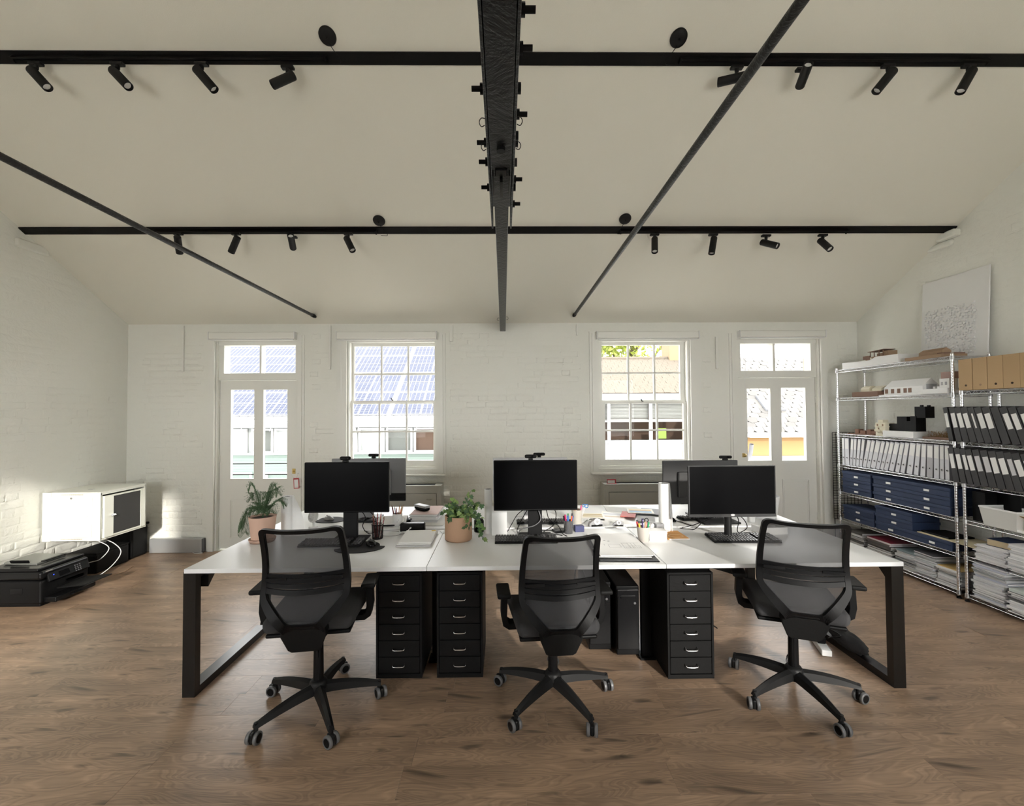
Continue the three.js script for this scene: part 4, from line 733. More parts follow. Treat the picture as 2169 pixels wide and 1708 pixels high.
{
  cup('smoky clear tumbler of felt pens beside the middle chair', 0.475, -3.235, 0.032, 0.036, 0.095, phys([0.35, 0.35, 0.36], 0.05, { transmission: 0.8, thickness: 0 }), 0.002);
  [['#2c4f9e', 'blue'], ['#b0235a', 'pink'], ['#2f7a45', 'green'], ['#d2622b', 'orange'], ['#5a2a3c', 'plum'], ['#222430', 'black'], ['#3a66b8', 'light blue']].forEach(([c, n], i) => { const a = i * 2.4; pen('felt_pen', c, `${n} felt pen in the smoky tumbler`, 'smoky tumbler', 0.475 + 0.013 * Math.cos(a), -3.235 + 0.013 * Math.sin(a), TOP + 0.005, 0.105 + 0.02 * ((i * 3) % 4) / 4, 0.18 * Math.cos(a), 0.18 * Math.sin(a), 0.0048); });
  cup('beige cup of bright markers behind the middle monitor', 0.585, -3.52, 0.038, 0.043, 0.11, M.beige);
  [['#e2463a', 'red'], ['#f08a3c', 'orange'], ['#f4c04a', 'yellow'], ['#e85f8a', 'pink'], ['#d83a2a', 'scarlet'], ['#f2f0e8', 'white']].forEach(([c, n], i) => { const a = i * 2.2; pen('felt_pen', c, `${n} marker in the beige cup behind the middle monitor`, 'far beige cup', 0.585 + 0.018 * Math.cos(a), -3.52 + 0.018 * Math.sin(a), TOP + 0.005, 0.12 + 0.02 * (i % 3) / 3, 0.15 * Math.cos(a), 0.15 * Math.sin(a), 0.0052); });
  scissors('#2f74b8', 'blue handled scissors leaning out of the far beige cup', 0.605, -3.52, TOP + 0.01, 0.35);
  cup('grey-beige pen cup on the right desk beside the white box', 0.962, -3.02, 0.034, 0.045, 0.1, mat([0.5, 0.46, 0.42], 0.6));
  [['#e8b92e', 'yellow'], ['#7a62b0', 'purple'], ['#2f9b6a', 'green'], ['#c8424e', 'red'], ['#e0707a', 'coral'], ['#c89a78', 'tan'], ['#3a3a3e', 'black']].forEach(([c, n], i) => { const a = i * 2.3 + 2.6; pen('felt_pen', c, `${n} felt pen in the grey-beige cup on the right desk`, 'right grey cup', 0.962 + 0.018 * Math.cos(a), -3.02 + 0.018 * Math.sin(a), TOP + 0.005, 0.105 + 0.025 * ((i * 3) % 4) / 4, 0.2 * Math.cos(a), 0.2 * Math.sin(a), 0.005); });
  scissors('#1d1d20', 'black handled scissors in the grey-beige pen cup', 0.968, -3.015, TOP + 0.006, 0.02);
}
// papers, pads and stacks
function stackOf(items, x, z, y0, turn0, group, kindName = 'paper_pad') {
  let y = y0;
  items.forEach(([w, d, h, m, label, dx = 0, dz = 0, tn = 0]) => { solo(kindName, label, kindName.replace('_', ' '), rb(w, h, d, Math.min(0.002, h / 3), 0, h / 2, 0), m, [x + dx, y, z + dz], turn0 + tn, group); y += h + 0.0004; });
  return y;
}
stackOf([[0.235, 0.33, 0.009, M.paperGrey, 'grey folder at the bottom of the pad stack by the dock'], [0.228, 0.315, 0.008, M.paper, 'white paper pad in the middle of the pad stack', 0.004, -0.006, -0.03], [0.222, 0.305, 0.009, M.paper, 'plain white pad on top of the stack in front of the dock', 0.006, -0.004, 0.02]], -0.612, -3.1, TOP, 0.02, 'pads in front of the charging dock');
solo('sticky_note', 'small yellow sticky note on the corner of the white pad', 'note', box(0.03, 0.001, 0.025, 0, 0.0005, 0), paint('#d9b95a', 0.8), [-0.52, TOP + 0.0275, -3.235], 0.3);
{
  const top = stackOf([[0.3, 0.42, 0.004, M.paper, 'wide white sheets under the document stack with the pink top'], [0.215, 0.3, 0.018, M.paperGrey, 'lowest grey-white document of the stack with the pink top', -0.02, -0.03], [0.215, 0.3, 0.012, M.paper, 'white document above the lowest in the pink topped stack', -0.015, -0.03, 0.04], [0.22, 0.305, 0.014, M.paper, 'third document up in the pink topped stack', -0.022, -0.03, -0.03], [0.215, 0.3, 0.006, M.paperGrey, 'thin grey document inside the pink topped stack', -0.012, -0.03, 0.02], [0.222, 0.31, 0.013, M.paper, 'white document under the pink cover', -0.02, -0.025, -0.05], [0.225, 0.31, 0.006, mat([0.75, 0.58, 0.56], 0.85), 'pale pink covered document on top of its stack', -0.018, -0.025, 0.02]], -0.63, -3.69, TOP, -0.03, 'document stack behind the charging dock', 'document');
  const t = thing('glasses_case', 'black glasses case with a grey lid on the pink document', 'glasses case', [-0.69, top + 0.002, -3.69], -0.75);
  part(t, 'case_body', rb(0.15, 0.03, 0.062, 0.014, 0, 0.017, 0), M.black); part(t, 'case_lid', rb(0.152, 0.022, 0.064, 0.01, 0, 0.034, 0), mat([0.42, 0.44, 0.45], 0.4));
}
{
  const t = thing('charging_dock', 'black rounded charging dock with a white plug at the desk back', 'dock', [-0.69, TOP, -3.315]);
  part(t, 'dock_body', rb(0.187, 0.066, 0.05, 0.012, 0, 0.033, 0), M.blackGloss); part(t, 'port', rb(0.012, 0.008, 0.004, 0.002, -0.01, 0.036, 0.0255), M.greyPlastic);
  const c = thing('charging_cable', 'white charging cable plugged into the front of the black dock', 'cable', [-0.69, TOP, -3.28]);
  part(c, 'plug', rb(0.01, 0.01, 0.022, 0.003, -0.01, 0.036, 0.005), M.white); part(c, 'lead', tube([[-0.01, 0.036, 0.015], [-0.03, 0.024, 0.05], [-0.06, 0.03, 0.09], [-0.07, 0.0275, 0.13]], 0.0022, 30, 6), M.white);
}
const cable = (label, pts, r = 0.0026, m = M.black, group) => solo('cable', label, 'cable', tube(pts, r, 60, 6), m, [0, 0, 0], 0, group);
const Y = TOP + 0.004;
cable('thin grey lead curling across the left desk from the dock', [[-0.79, Y, -3.3], [-0.9, Y, -3.33], [-0.97, Y, -3.3], [-0.9, Y, -3.2], [-0.8, Y, -3.19], [-0.72, Y, -3.27]], 0.0014, M.greyPlastic);
cable('thin white lead across the desk seam beside the ivy pot', [[-0.6, Y, -3.3], [-0.5, Y, -3.32], [-0.45, Y, -3.24], [-0.43, Y, -3.28]], 0.0014, M.paperGrey);
for (const [l, p] of [['black cable looping down behind the middle monitor on the left', [[0.2, 0.98, -3.14], [0.1, 0.9, -3.2], [0.05, 0.82, -3.2], [0.02, Y, -3.28], [-0.02, Y, -3.34]]], ['black cable crossing the desk behind the middle monitor stand', [[0.2, 1.0, -3.13], [0.12, 0.85, -3.18], [0.1, Y, -3.25], [0.25, Y, -3.29], [0.42, Y, -3.3], [0.47, Y, -3.3]]], ['black cable hanging right of the middle monitor stand', [[0.24, 1.0, -3.13], [0.37, 0.93, -3.17], [0.36, 0.82, -3.2], [0.29, Y, -3.24], [0.36, Y, -3.2], [0.42, Y, -3.16]]], ['grey cable hooked through the middle monitor stand', [[0.24, 0.96, -3.13], [0.26, 0.88, -3.12], [0.22, 0.84, -3.12], [0.12, 0.8, -3.16], [0.1, Y, -3.2]]], ['black cable from middle monitor to the black drive', [[0.3, 0.96, -3.14], [0.33, 0.86, -3.2], [0.4, 0.8, -3.27], [0.43, Y, -3.2], [0.45, Y, -3.14]]]])
  cable(l, p, l.startsWith('grey') ? 0.004 : 0.003, l.startsWith('grey') ? M.greyPlastic : M.black);
for (const [l, p] of [['black cable dropping behind the left black monitor', [[-1.05, 1.0, -3.1], [-1.0, 0.9, -3.16], [-1.03, 0.82, -3.2], [-1.0, Y, -3.25], [-0.95, Y, -3.33]]], ['second black cable behind the left black monitor', [[-1.12, 1.0, -3.1], [-0.97, 0.92, -3.2], [-0.94, 0.83, -3.24], [-0.98, Y, -3.28], [-1.06, Y, -3.33]]], ['black cable looping right of the round monitor stand', [[1.6, 0.93, -3.06], [1.7, 0.88, -3.1], [1.75, 0.8, -3.14], [1.7, Y, -3.17], [1.62, Y, -3.14], [1.74, Y, -3.1]]], ['thin black cable from the round stand towards the white box', [[1.62, 0.94, -3.06], [1.68, 0.86, -3.12], [1.72, Y, -3.2], [1.8, Y, -3.19], [1.88, Y, -3.12]]], ['black cable bundle left of the round monitor stand', [[1.55, 0.93, -3.06], [1.47, 0.84, -3.2], [1.42, Y, -3.28], [1.34, Y, -3.33]]], ['second black cable left of the round monitor stand', [[1.52, 0.93, -3.06], [1.46, 0.86, -3.14], [1.4, 0.79, -3.26], [1.36, Y, -3.34]]], ['black cable of the far mouse by the bright paper roll', [[1.37, Y, -3.6], [1.42, Y, -3.52], [1.44, Y, -3.45], [1.46, Y, -3.4]]]]) cable(l, p, 0.003);
solo('external_drive', 'flat black drive behind the middle monitor stand', 'drive', rb(0.11, 0.018, 0.08, 0.004, 0, 0.009, 0), M.blackGloss, [0.42, TOP, -3.27], 0.3);
{
  const t = thing('paper_holder', 'white upright paper holder left of the middle keyboard', 'paper holder', [-0.035, TOP, -3.19], 0.0);
  part(t, 'back_panel', rb(0.11, 0.21, 0.003, 0.001, 0, 0.105, 0, -0.12), M.paper); part(t, 'foot_plate', rb(0.12, 0.003, 0.1, 0.001, 0, 0.0015, 0.03), M.white);
}
solo('card_box', 'small navy blue card box beside the smoky tumbler', 'box', rb(0.07, 0.045, 0.05, 0.004, 0, 0.0225, 0), paint('#3a3f66', 0.6), [0.56, TOP, -3.28], 0.1);
function dispenser(label, x, z, s, turn) {
  const t = thing('tape_dispenser', label, 'tape dispenser', [x, TOP, z], turn);
  part(t, 'dispenser_body', [extr(shape([[-0.07, 0], [0.06, 0], [0.062, 0.03], [0.03, 0.058], [-0.01, 0.062], [-0.05, 0.036], [-0.07, 0.02]]), 0.04, 0.003).translate(0, 0.003, -0.02)], mat([0.35, 0.35, 0.36], 0.35)); part(t, 'weight', rb(0.11, 0.018, 0.05, 0.004, 0, 0.009, 0), M.black);
  part(t, 'tape_reel', [T(new THREE.TorusGeometry(0.022, 0.009, 10, 24), 0, 0.045, 0.026)], M.paper); t.scale.setScalar(s);
}
dispenser('grey tape dispenser by the desk gap right of the middle chair', 0.72, -3.43, 0.85, 0.2);
dispenser('smaller dark tape dispenser left of the grey-beige pen cup', 0.9, -3.43, 0.6, -0.3);
{
  const t = thing('tape_holder', 'grey block tape holder behind the small white box', 'tape holder', [1.1, TOP, -3.16], 0.1);
  part(t, 'holder_body', rb(0.06, 0.085, 0.06, 0.005, 0.02, 0.0425, 0), mat([0.3, 0.3, 0.31], 0.5)); part(t, 'tape_reel', T(new THREE.TorusGeometry(0.032, 0.011, 12, 28), -0.035, 0.045, 0.012, 0, 0.9), M.paper); part(t, 'cutter', rb(0.02, 0.05, 0.03, 0.003, -0.075, 0.025, 0.02), paint('#2c4fb0', 0.5));
}
{
  const t = thing('card_box', 'small white lidded box on the right desk beside the orange notebook', 'box', [1.068, TOP, -3.07], 0.0);
  part(t, 'box_base', rb(0.122, 0.042, 0.085, 0.003, 0, 0.021, 0), M.paper); part(t, 'box_lid', rb(0.126, 0.022, 0.089, 0.003, 0, 0.054, 0), M.white);
}
{
  const t = thing('notebook', 'orange notebook with a pale looped mark beside the white box', 'notebook', [1.215, TOP, -3.14], 0.02);
  part(t, 'cover', rb(0.15, 0.009, 0.205, 0.003, 0, 0.0045, 0), paint('#d59a55', 0.7)); part(t, 'page_block', rb(0.144, 0.006, 0.2, 0.001, 0.004, 0.0045, 0.0035), M.paper);
  part(t, 'cover_mark', tube([[-0.045, 0.0095, 0.04], [-0.02, 0.0095, 0.065], [0.045, 0.0095, 0.06], [0.055, 0.0095, 0.03], [0.02, 0.0095, 0.005], [-0.03, 0.0095, 0.01]], 0.0022, 60, 4, true).scale(1, 0.4, 1).translate(0, 0.0055, 0), paint('#ecd2a4', 0.8));
}
{ // drawings on the right of the middle desk
  const t = thing('ring_binder', 'black binder lying open under the sheets of plan drawings', 'binder', [0.745, TOP, -2.9], -0.04);
  part(t, 'cover', [rb(0.36, 0.006, 0.5, 0.003, 0.01, 0.003, 0.05), rb(0.012, 0.016, 0.5, 0.005, -0.17, 0.008, 0.05)], M.black);
  const dr = document.createElement('canvas'); dr.width = 512; dr.height = 700; const c = dr.getContext('2d');
  c.fillStyle = '#f4f4f4'; c.fillRect(0, 0, 512, 700); c.strokeStyle = '#9a9a9e'; c.lineWidth = 3;
  for (const [x, y, w, h] of [[150, 380, 120, 80], [300, 340, 60, 150], [360, 330, 70, 90], [360, 420, 110, 70]]) c.strokeRect(x, y, w, h);
  c.beginPath(); c.moveTo(40, 360); c.lineTo(190, 360); c.moveTo(110, 360); c.lineTo(110, 410); c.moveTo(290, 330); c.lineTo(480, 330); c.moveTo(395, 330); c.lineTo(395, 490); c.stroke(); c.fillStyle = '#7f7f84'; for (const [x, y] of [[50, 260], [130, 240], [170, 262]]) c.fillRect(x, y, 22, 12);
  c.lineWidth = 1.5; for (let i = 0; i < 8; i++) { c.beginPath(); c.moveTo(300 + i * 22, 420); c.lineTo(300 + i * 22, 490); c.stroke(); }
  const dt = new THREE.CanvasTexture(dr); dt.colorSpace = THREE.SRGBColorSpace;
  const sheet = (label, y, tn, m, dx, dz) => { const g = box(0.32, 0.004, 0.48), uv = g.attributes.uv; void uv; g.userData.keepUV = true; const o = solo('drawing_sheet', label, 'drawing', g, m, [0.75 + dx, TOP + y, -2.9 + dz], tn, 'plan drawings on the binder'); return o; };
  sheet('lower white plan drawing on the black binder', 0.0085, -0.06, M.paper, 0, 0.0); sheet('white plan drawing under the top sheet on the binder', 0.013, 0.02, M.paper, 0.01, -0.02);
  sheet('top plan drawing with faint pencil rooms on the binder', 0.0175, -0.02, mat(0xffffff, 0.85, { map: dt }), 0.0, 0.0);
}
{ // loose prints on the window side desks
  const stripes = (cols) => { const v = document.createElement('canvas'); v.width = 128; v.height = 96; const c = v.getContext('2d'); c.fillStyle = '#f2f0ea'; c.fillRect(0, 0, 128, 96); cols.forEach((k, i) => { c.fillStyle = k; c.fillRect(10, 10 + i * 76 / cols.length, 108, 76 / cols.length); }); const t = new THREE.CanvasTexture(v); t.colorSpace = THREE.SRGBColorSpace; return mat(0xffffff, 0.6, { map: t }); };
  const P = [['photo print with tan and brown bands at the left of the loose prints', 0.74, -3.72, 0.22, 0.16, 0.12, stripes(['#e8e2cf', '#b59c62', '#e9e3d2', '#a88a45', '#d8cdb0'])], ['white sheet under the tan banded print', 0.72, -3.71, 0.26, 0.2, 0.25, M.paper], ['white sheet with grey patches behind the tan print', 0.93, -3.74, 0.2, 0.28, 0.3, stripes(['#f0f0f0', '#c9ccd4', '#efefef', '#d5c9b8', '#eeeeee'])], ['red covered booklet among the loose prints', 1.06, -3.72, 0.12, 0.2, 0.35, mat([0.6, 0.09, 0.07], 0.6)], ['print with sand and sky bands at the back of the loose prints', 1.19, -3.82, 0.22, 0.18, 0.2, stripes(['#efe2bb', '#d9b98a', '#9fc3e6', '#b8d4e8'])], ['grey card peeking from under the sky print', 1.3, -3.85, 0.2, 0.22, 0.45, mat([0.25, 0.25, 0.28], 0.6)], ['white sheet at the back edge of the loose prints', 1.08, -3.98, 0.3, 0.2, 0.1, M.paper], ['white sheet nearest the desk gap under the tape dispensers', 0.86, -3.55, 0.3, 0.21, -0.1, M.paper], ['crumpled white sheet at the left of the loose prints', 0.64, -3.62, 0.1, 0.2, 0.5, M.paper], ['white booklet with a dark edge right of the red booklet', 1.17, -3.6, 0.14, 0.2, 0.3, M.paperGrey]];
  P.forEach(([l, x, z, w, d, tn, m], i) => { const g = box(w, 0.003, d); g.userData.keepUV = true; solo('print', l, 'paper', g, m, [x, TOP + 0.002 + [0.012, 0.0, 0.004, 0.018, 0.022, 0.011, 0.0005, 0.0, 0.004, 0.008][i], z], -tn, 'loose prints on the window side desk'); });
}
{
  const t = thing('planter', 'tall white planter beside the right monitors before the door', 'planter', [2.19, TOP, -3.68]);
  part(t, 'planter_wall', lathe([[0, 0], [0.1, 0], [0.125, 0.178], [0.117, 0.18], [0.094, 0.03], [0, 0.02]], 44), M.white); part(t, 'soil', cyl(0.112, 0.112, 0.008, 32, 0, 0.15, 0), M.soil);
}
cup('white paper cup under the right monitors', 2.0, -3.52, 0.028, 0.038, 0.09, M.white);
{
  const t = thing('desk_tray', 'white paper tray beside the round monitor stand', 'tray', [1.95, TOP, -3.2], 0.1);
  part(t, 'tray_body', [rb(0.2, 0.004, 0.12, 0.001, 0, 0.003, 0), ...frameBox(-0.1, 0.1, 0, 0.05, 0.056, 0.06, 0.004, 0.004, 0.05, 0.0), bx(-0.1, -0.096, 0, 0.05, -0.06, 0.06), bx(0.096, 0.1, 0, 0.05, -0.06, 0.06)], M.white); part(t, 'paper', rb(0.18, 0.02, 0.1, 0.001, 0, 0.017, -0.004), M.paper);
}
solo('document_wallet', 'black document wallet on the right window side desk edge', 'wallet', rb(0.3, 0.014, 0.18, 0.004, 0, 0.007, 0), M.black, [1.72, TOP, -3.52], 0.05);
solo('glass_bottle', 'small dark bottle standing behind the ivy pot', 'bottle', lathe([[0, 0], [0.036, 0], [0.038, 0.01], [0.038, 0.08], [0.03, 0.095], [0, 0.098]], 28), M.blackGloss, [-0.19, TOP, -3.3]);

// ---------- floor standing things by the walls ----------
{ // wall rack
  const t = thing('server_rack', 'cream wall-hung server rack with smoked glass door above the printer', 'server rack', [-4.52, 0.41, -4.34]), w = 0.555, h = 0.475, d = 0.55;   // local x out of the wall, z along it
  part(t, 'cabinet', [bx(0, w, h - 0.03, h, -d, 0), bx(0, w, 0, 0.03, -d, 0), bx(0, w, 0.03, h - 0.03, -0.012, 0), bx(0, w, 0.03, h - 0.03, -d, -d + 0.012), bx(0, 0.012, 0.03, h - 0.03, -d, 0), rb(0.03, h, 0.03, 0.01, w - 0.015, h / 2, -0.012), rb(0.03, h, 0.03, 0.01, w - 0.015, h / 2, -d + 0.012), bx(0, 0.08, 0, h, -0.001, 0.006)], M.rack);
  const sp = part(t, 'side_panel', rb(0.4, 0.4, 0.008, 0.003, 0.28, 0.235, 0.003), M.rack); part(sp, 'lock', cyl(0.011, 0.011, 0.006, 18, 0.28, 0.418, 0.008, PI / 2), M.steel); for (const x of [0.13, 0.43]) part(sp, 'latch', rb(0.022, 0.016, 0.006, 0.003, x, 0.24, 0.008), M.cream);
  for (const y of [0.452, 0.018]) part(t, 'vent_strip', Array.from({ length: 12 }, (_, i) => box(0.014, 0.01, 0.004, 0.18 + i * 0.018, y, 0.001)), M.beige);
  const dr = part(t, 'door', [bx(w - 0.005, w + 0.016, 0.02, h - 0.045, -0.13, -0.03), bx(w - 0.005, w + 0.016, 0.02, h - 0.045, -d + 0.03, -d + 0.09), bx(w - 0.004, w + 0.012, 0.02, 0.035, -d + 0.09, -0.13), bx(w - 0.004, w + 0.012, h - 0.06, h - 0.045, -d + 0.09, -0.13)], M.rack);
  part(dr, 'glass_pane', bx(w + 0.006, w + 0.011, 0.03, h - 0.055, -d + 0.085, -0.125), M.smoke); part(dr, 'door_lock', [rb(0.02, 0.02, 0.04, 0.005, w + 0.022, 0.23, -0.12), cyl(0.008, 0.008, 0.05, 12, w + 0.03, 0.225, -0.115, PI / 2)], M.chrome);
  part(t, 'mounting_rail', [bx(w - 0.09, w - 0.07, 0.03, h - 0.03, -d + 0.05, -d + 0.07), bx(w - 0.09, w - 0.07, 0.03, h - 0.03, -0.07, -0.05)], M.steel); part(t, 'equipment', [rb(0.3, 0.04, 0.42, 0.004, 0.3, 0.1, -d / 2), rb(0.3, 0.04, 0.42, 0.004, 0.3, 0.2, -d / 2)], M.black);
  part(t, 'cable_knockout', rb(0.05, 0.003, 0.03, 0.001, 0.3, h + 0.001, -0.18), M.steel);
}
for (const [l, p] of [['white cable hanging in a loop under the server rack', [[-4.05, 0.41, -4.45], [-3.98, 0.33, -4.52], [-3.94, 0.24, -4.55], [-3.97, 0.13, -4.5], [-4.1, 0.02, -4.45], [-4.3, 0.006, -4.5]]], ['second white cable trailing to the floor under the server rack', [[-4.1, 0.41, -4.42], [-4.0, 0.3, -4.48], [-4.06, 0.2, -4.46], [-4.2, 0.15, -4.5], [-4.4, 0.1, -4.45]]], ['tan cable lying on the floor beside the printer', [[-4.35, 0.006, -4.4], [-4.1, 0.006, -4.5], [-3.98, 0.006, -4.62], [-4.02, 0.006, -4.8]]]]) cable(l, p, 0.004, l.startsWith('tan') ? M.tan : M.white);
{
  const t = thing('storage_bin', 'black plastic storage bin in the corner under the server rack', 'bin', [-4.38, 0, -5.14]);
  part(t, 'bin_body', rb(0.3, 0.35, 0.24, 0.03, 0, 0.175, 0), M.black); part(t, 'bin_lid', rb(0.315, 0.03, 0.255, 0.012, 0, 0.36, 0), M.blackGloss);
  const u = thing('storage_bin', 'low black box on the floor under the server rack', 'bin', [-4.37, 0, -4.78]); part(u, 'bin_body', rb(0.3, 0.2, 0.4, 0.02, 0, 0.1, 0), M.black); part(u, 'bin_lid', rb(0.305, 0.02, 0.405, 0.008, 0, 0.205, 0), M.blackRough);
}
{
  const t = thing('printer', 'black inkjet printer with open paper trays on the floor at left', 'printer', [-4.2, 0, -4.015], PI / 2);   // faces +x: local z is out of its front
  const w = 0.43, d = 0.47, pz = 0.225;
  part(t, 'printer_body', [rb(w, 0.2, d, 0.02, 0, 0.125, 0), rb(w - 0.02, 0.03, d - 0.03, 0.01, 0, 0.018, 0)], M.black);
  part(t, 'scanner_unit', [rb(w + 0.006, 0.075, d + 0.005, 0.025, 0, 0.265, 0)], M.blackGloss);
  const lid = part(t, 'scanner_lid', [rb(w - 0.01, 0.028, d - 0.03, 0.01, 0, 0.315, -0.02)], M.blackGloss); part(lid, 'document_feeder', [rb(w * 0.6, 0.022, d * 0.62, 0.008, 0.02, 0.338, -0.06, 0.04)], mat([0.16, 0.165, 0.15], 0.35)); part(lid, 'paper_guide', [rb(w * 0.45, 0.01, 0.03, 0.004, 0.02, 0.35, 0.1), rb(0.012, 0.03, 0.16, 0.004, -0.12, 0.36, -0.05, 0, 0, 0.5)], M.black);
  const cp = part(t, 'control_panel', rb(w * 0.86, 0.085, 0.02, 0.006, 0.02, 0.24, pz + 0.012, -0.3), M.black);
  part(cp, 'display', rb(0.09, 0.045, 0.004, 0.002, -0.03, 0.24, pz + 0.024, -0.3), M.screen); part(cp, 'status_light', cyl(0.004, 0.004, 0.004, 10, -0.125, 0.25, pz + 0.027, PI / 2 - 0.3), new THREE.MeshStandardMaterial({ color: 0x2233aa, emissive: 0x3355ff, emissiveIntensity: 1.5 })); part(cp, 'keypad', Array.from({ length: 12 }, (_, i) => rb(0.012, 0.009, 0.004, 0.002, 0.07 + (i % 3) * 0.022, 0.262 - Math.floor(i / 3) * 0.016, pz + 0.02 + Math.floor(i / 3) * 0.005, -0.3)), M.greyPlastic); part(cp, 'badge', rb(0.06, 0.01, 0.003, 0.001, -0.15, 0.292, pz + 0.012), M.steel);
  part(t, 'output_tray', [rb(w * 0.62, 0.01, 0.25, 0.004, 0.03, 0.135, pz + 0.155, -0.1), rb(w * 0.8, 0.04, 0.03, 0.006, 0.0, 0.15, pz - 0.005)], M.blackRough);
  part(t, 'paper_cassette', [rb(w * 0.86, 0.045, 0.16, 0.01, 0.0, 0.055, pz + 0.03), rb(0.1, 0.012, 0.02, 0.004, 0, 0.05, pz + 0.115)], M.blackGloss);
  part(t, 'side_handle', rb(0.006, 0.05, 0.1, 0.003, -w / 2 - 0.002, 0.14, 0.03), M.blackGloss);
}
{
  const t = thing('heater', 'low silver skirting heater between the corner and the left door', 'heater', [-3.9, 0, ZW + 0.012]);
  part(t, 'casing', rb(0.62, 0.168, 0.06, 0.01, 0, 0.086, 0.03), M.alu = mat([0.5, 0.51, 0.51], 0.4, { metalness: 0.6 })); part(t, 'end_cap', rb(0.012, 0.16, 0.056, 0.004, 0.312, 0.086, 0.03), M.greyPlastic); part(t, 'power_lead', tube([[0.2, 0.01, 0.055], [0.26, 0.006, 0.09], [0.33, 0.006, 0.07]], 0.004, 20, 6), M.white);
}
function fanCoil(label, x, w, logo) {
  const t = thing('air_conditioner', label, 'air conditioner', [x, 0, ZW + 0.012]), h = 0.8, d = 0.215;
  part(t, 'casing', [bx(-w / 2, w / 2, 0.06, h - 0.03, 0, d - 0.02), bx(-w / 2, w / 2, h - 0.03, h, 0, 0.06), bx(-w / 2, w / 2, h - 0.03, h, d - 0.05, d), bx(-w / 2, -w / 2 + 0.08, h - 0.03, h, 0.06, d - 0.05), bx(w / 2 - 0.08, w / 2, h - 0.03, h, 0.06, d - 0.05), bx(-w / 2, -w / 2 + 0.05, 0.06, h - 0.03, d - 0.02, d), bx(w / 2 - 0.05, w / 2, 0.06, h - 0.03, d - 0.02, d), bx(-w / 2 + 0.05, w / 2 - 0.05, h - 0.085, h - 0.03, d - 0.02, d)], M.acGrey);
  part(t, 'front_panel', rb(w - 0.11, h - 0.16, 0.018, 0.004, 0, (h - 0.03) / 2 + 0.0, d - 0.008), M.acGrey); part(t, 'air_outlet', [bx(-w / 2 + 0.08, w / 2 - 0.08, h - 0.03, h - 0.022, 0.06, d - 0.05), ...[0, 1, 2].map((i) => box(w - 0.18, 0.004, 0.026, 0, h - 0.008, 0.085 + i * 0.035, 0.5))], M.black);
  for (const s of [-1, 1]) part(t, 'foot', bx(s * (w / 2 - 0.1) - 0.05, s * (w / 2 - 0.1) + 0.05, 0, 0.06, 0.03, d - 0.04), M.acGrey);
  if (logo) {
    const c = document.createElement('canvas'); c.width = 256; c.height = 64; const k = c.getContext('2d'); k.fillStyle = '#b3b2a8'; k.fillRect(0, 0, 256, 64); k.fillStyle = '#55544e';
    for (const [x0, y0] of [[32, 18], [22, 36], [42, 36]]) { k.beginPath(); k.moveTo(x0, y0 - 10); k.lineTo(x0 + 8, y0); k.lineTo(x0, y0 + 10); k.lineTo(x0 - 8, y0); k.fill(); }
    k.font = 'bold 20px sans-serif'; k.fillText('MITSUBISHI', 66, 30); k.fillText('ELECTRIC', 66, 50); const tx = new THREE.CanvasTexture(c); tx.colorSpace = THREE.SRGBColorSpace;
    const g = new THREE.BoxGeometry(0.1, 0.025, 0.001).translate(w / 2 - 0.125, h - 0.16, d + 0.0015); g.userData.keepUV = true; part(t, 'badge', g, mat(0xffffff, 0.5, { map: tx }), 'three-diamond maker mark');
  }
}
fanCoil('grey floor-standing air conditioner under the left window with maker mark', -1.26, 1.06, true);
fanCoil('grey floor-standing air conditioner under the right window', 1.72, 1.1, false);
{
  const t = thing('card_holder', 'small red card holder on top of the right air conditioner', 'card holder', [1.27, 0.8, -5.14]); part(t, 'red_back', rb(0.11, 0.05, 0.006, 0.002, 0, 0.026, -0.01, -0.15), paint('#a8323c', 0.5)); part(t, 'card', rb(0.085, 0.034, 0.003, 0.001, -0.004, 0.02, -0.003, -0.15), M.paper); part(t, 'holder_foot', rb(0.11, 0.004, 0.04, 0.001, 0, 0.002, 0), paint('#a8323c', 0.5));
  const k = thing('key_tag', 'red edged white key tag hanging beside the left door', 'key tag', [-2.482, 0.75, ZW + 0.05], 0); k.rotation.z = 0.06;
  part(k, 'tag_frame', frameBox(-0.032, 0.032, 0, 0.125, -0.003, 0.003, 0.007, 0.007, 0.007, 0.016), paint('#b8343a', 0.5)); part(k, 'tag_card', bx(-0.026, 0.026, 0.006, 0.11, -0.002, 0.002), M.paper); part(k, 'tag_cord', [tube([[0, 0.122, 0], [0.012, 0.15, -0.008], [0.02, 0.175, -0.016]], 0.0012, 14, 5), tube([[-0.01, 0.122, 0], [-0.04, 0.14, -0.01], [-0.075, 0.18, -0.03]], 0.001, 14, 5)], M.steel); part(k, 'hook', rod([0.02, 0.178, -0.03], [0.02, 0.178, -0.008], 0.004, 8), M.steel);
}
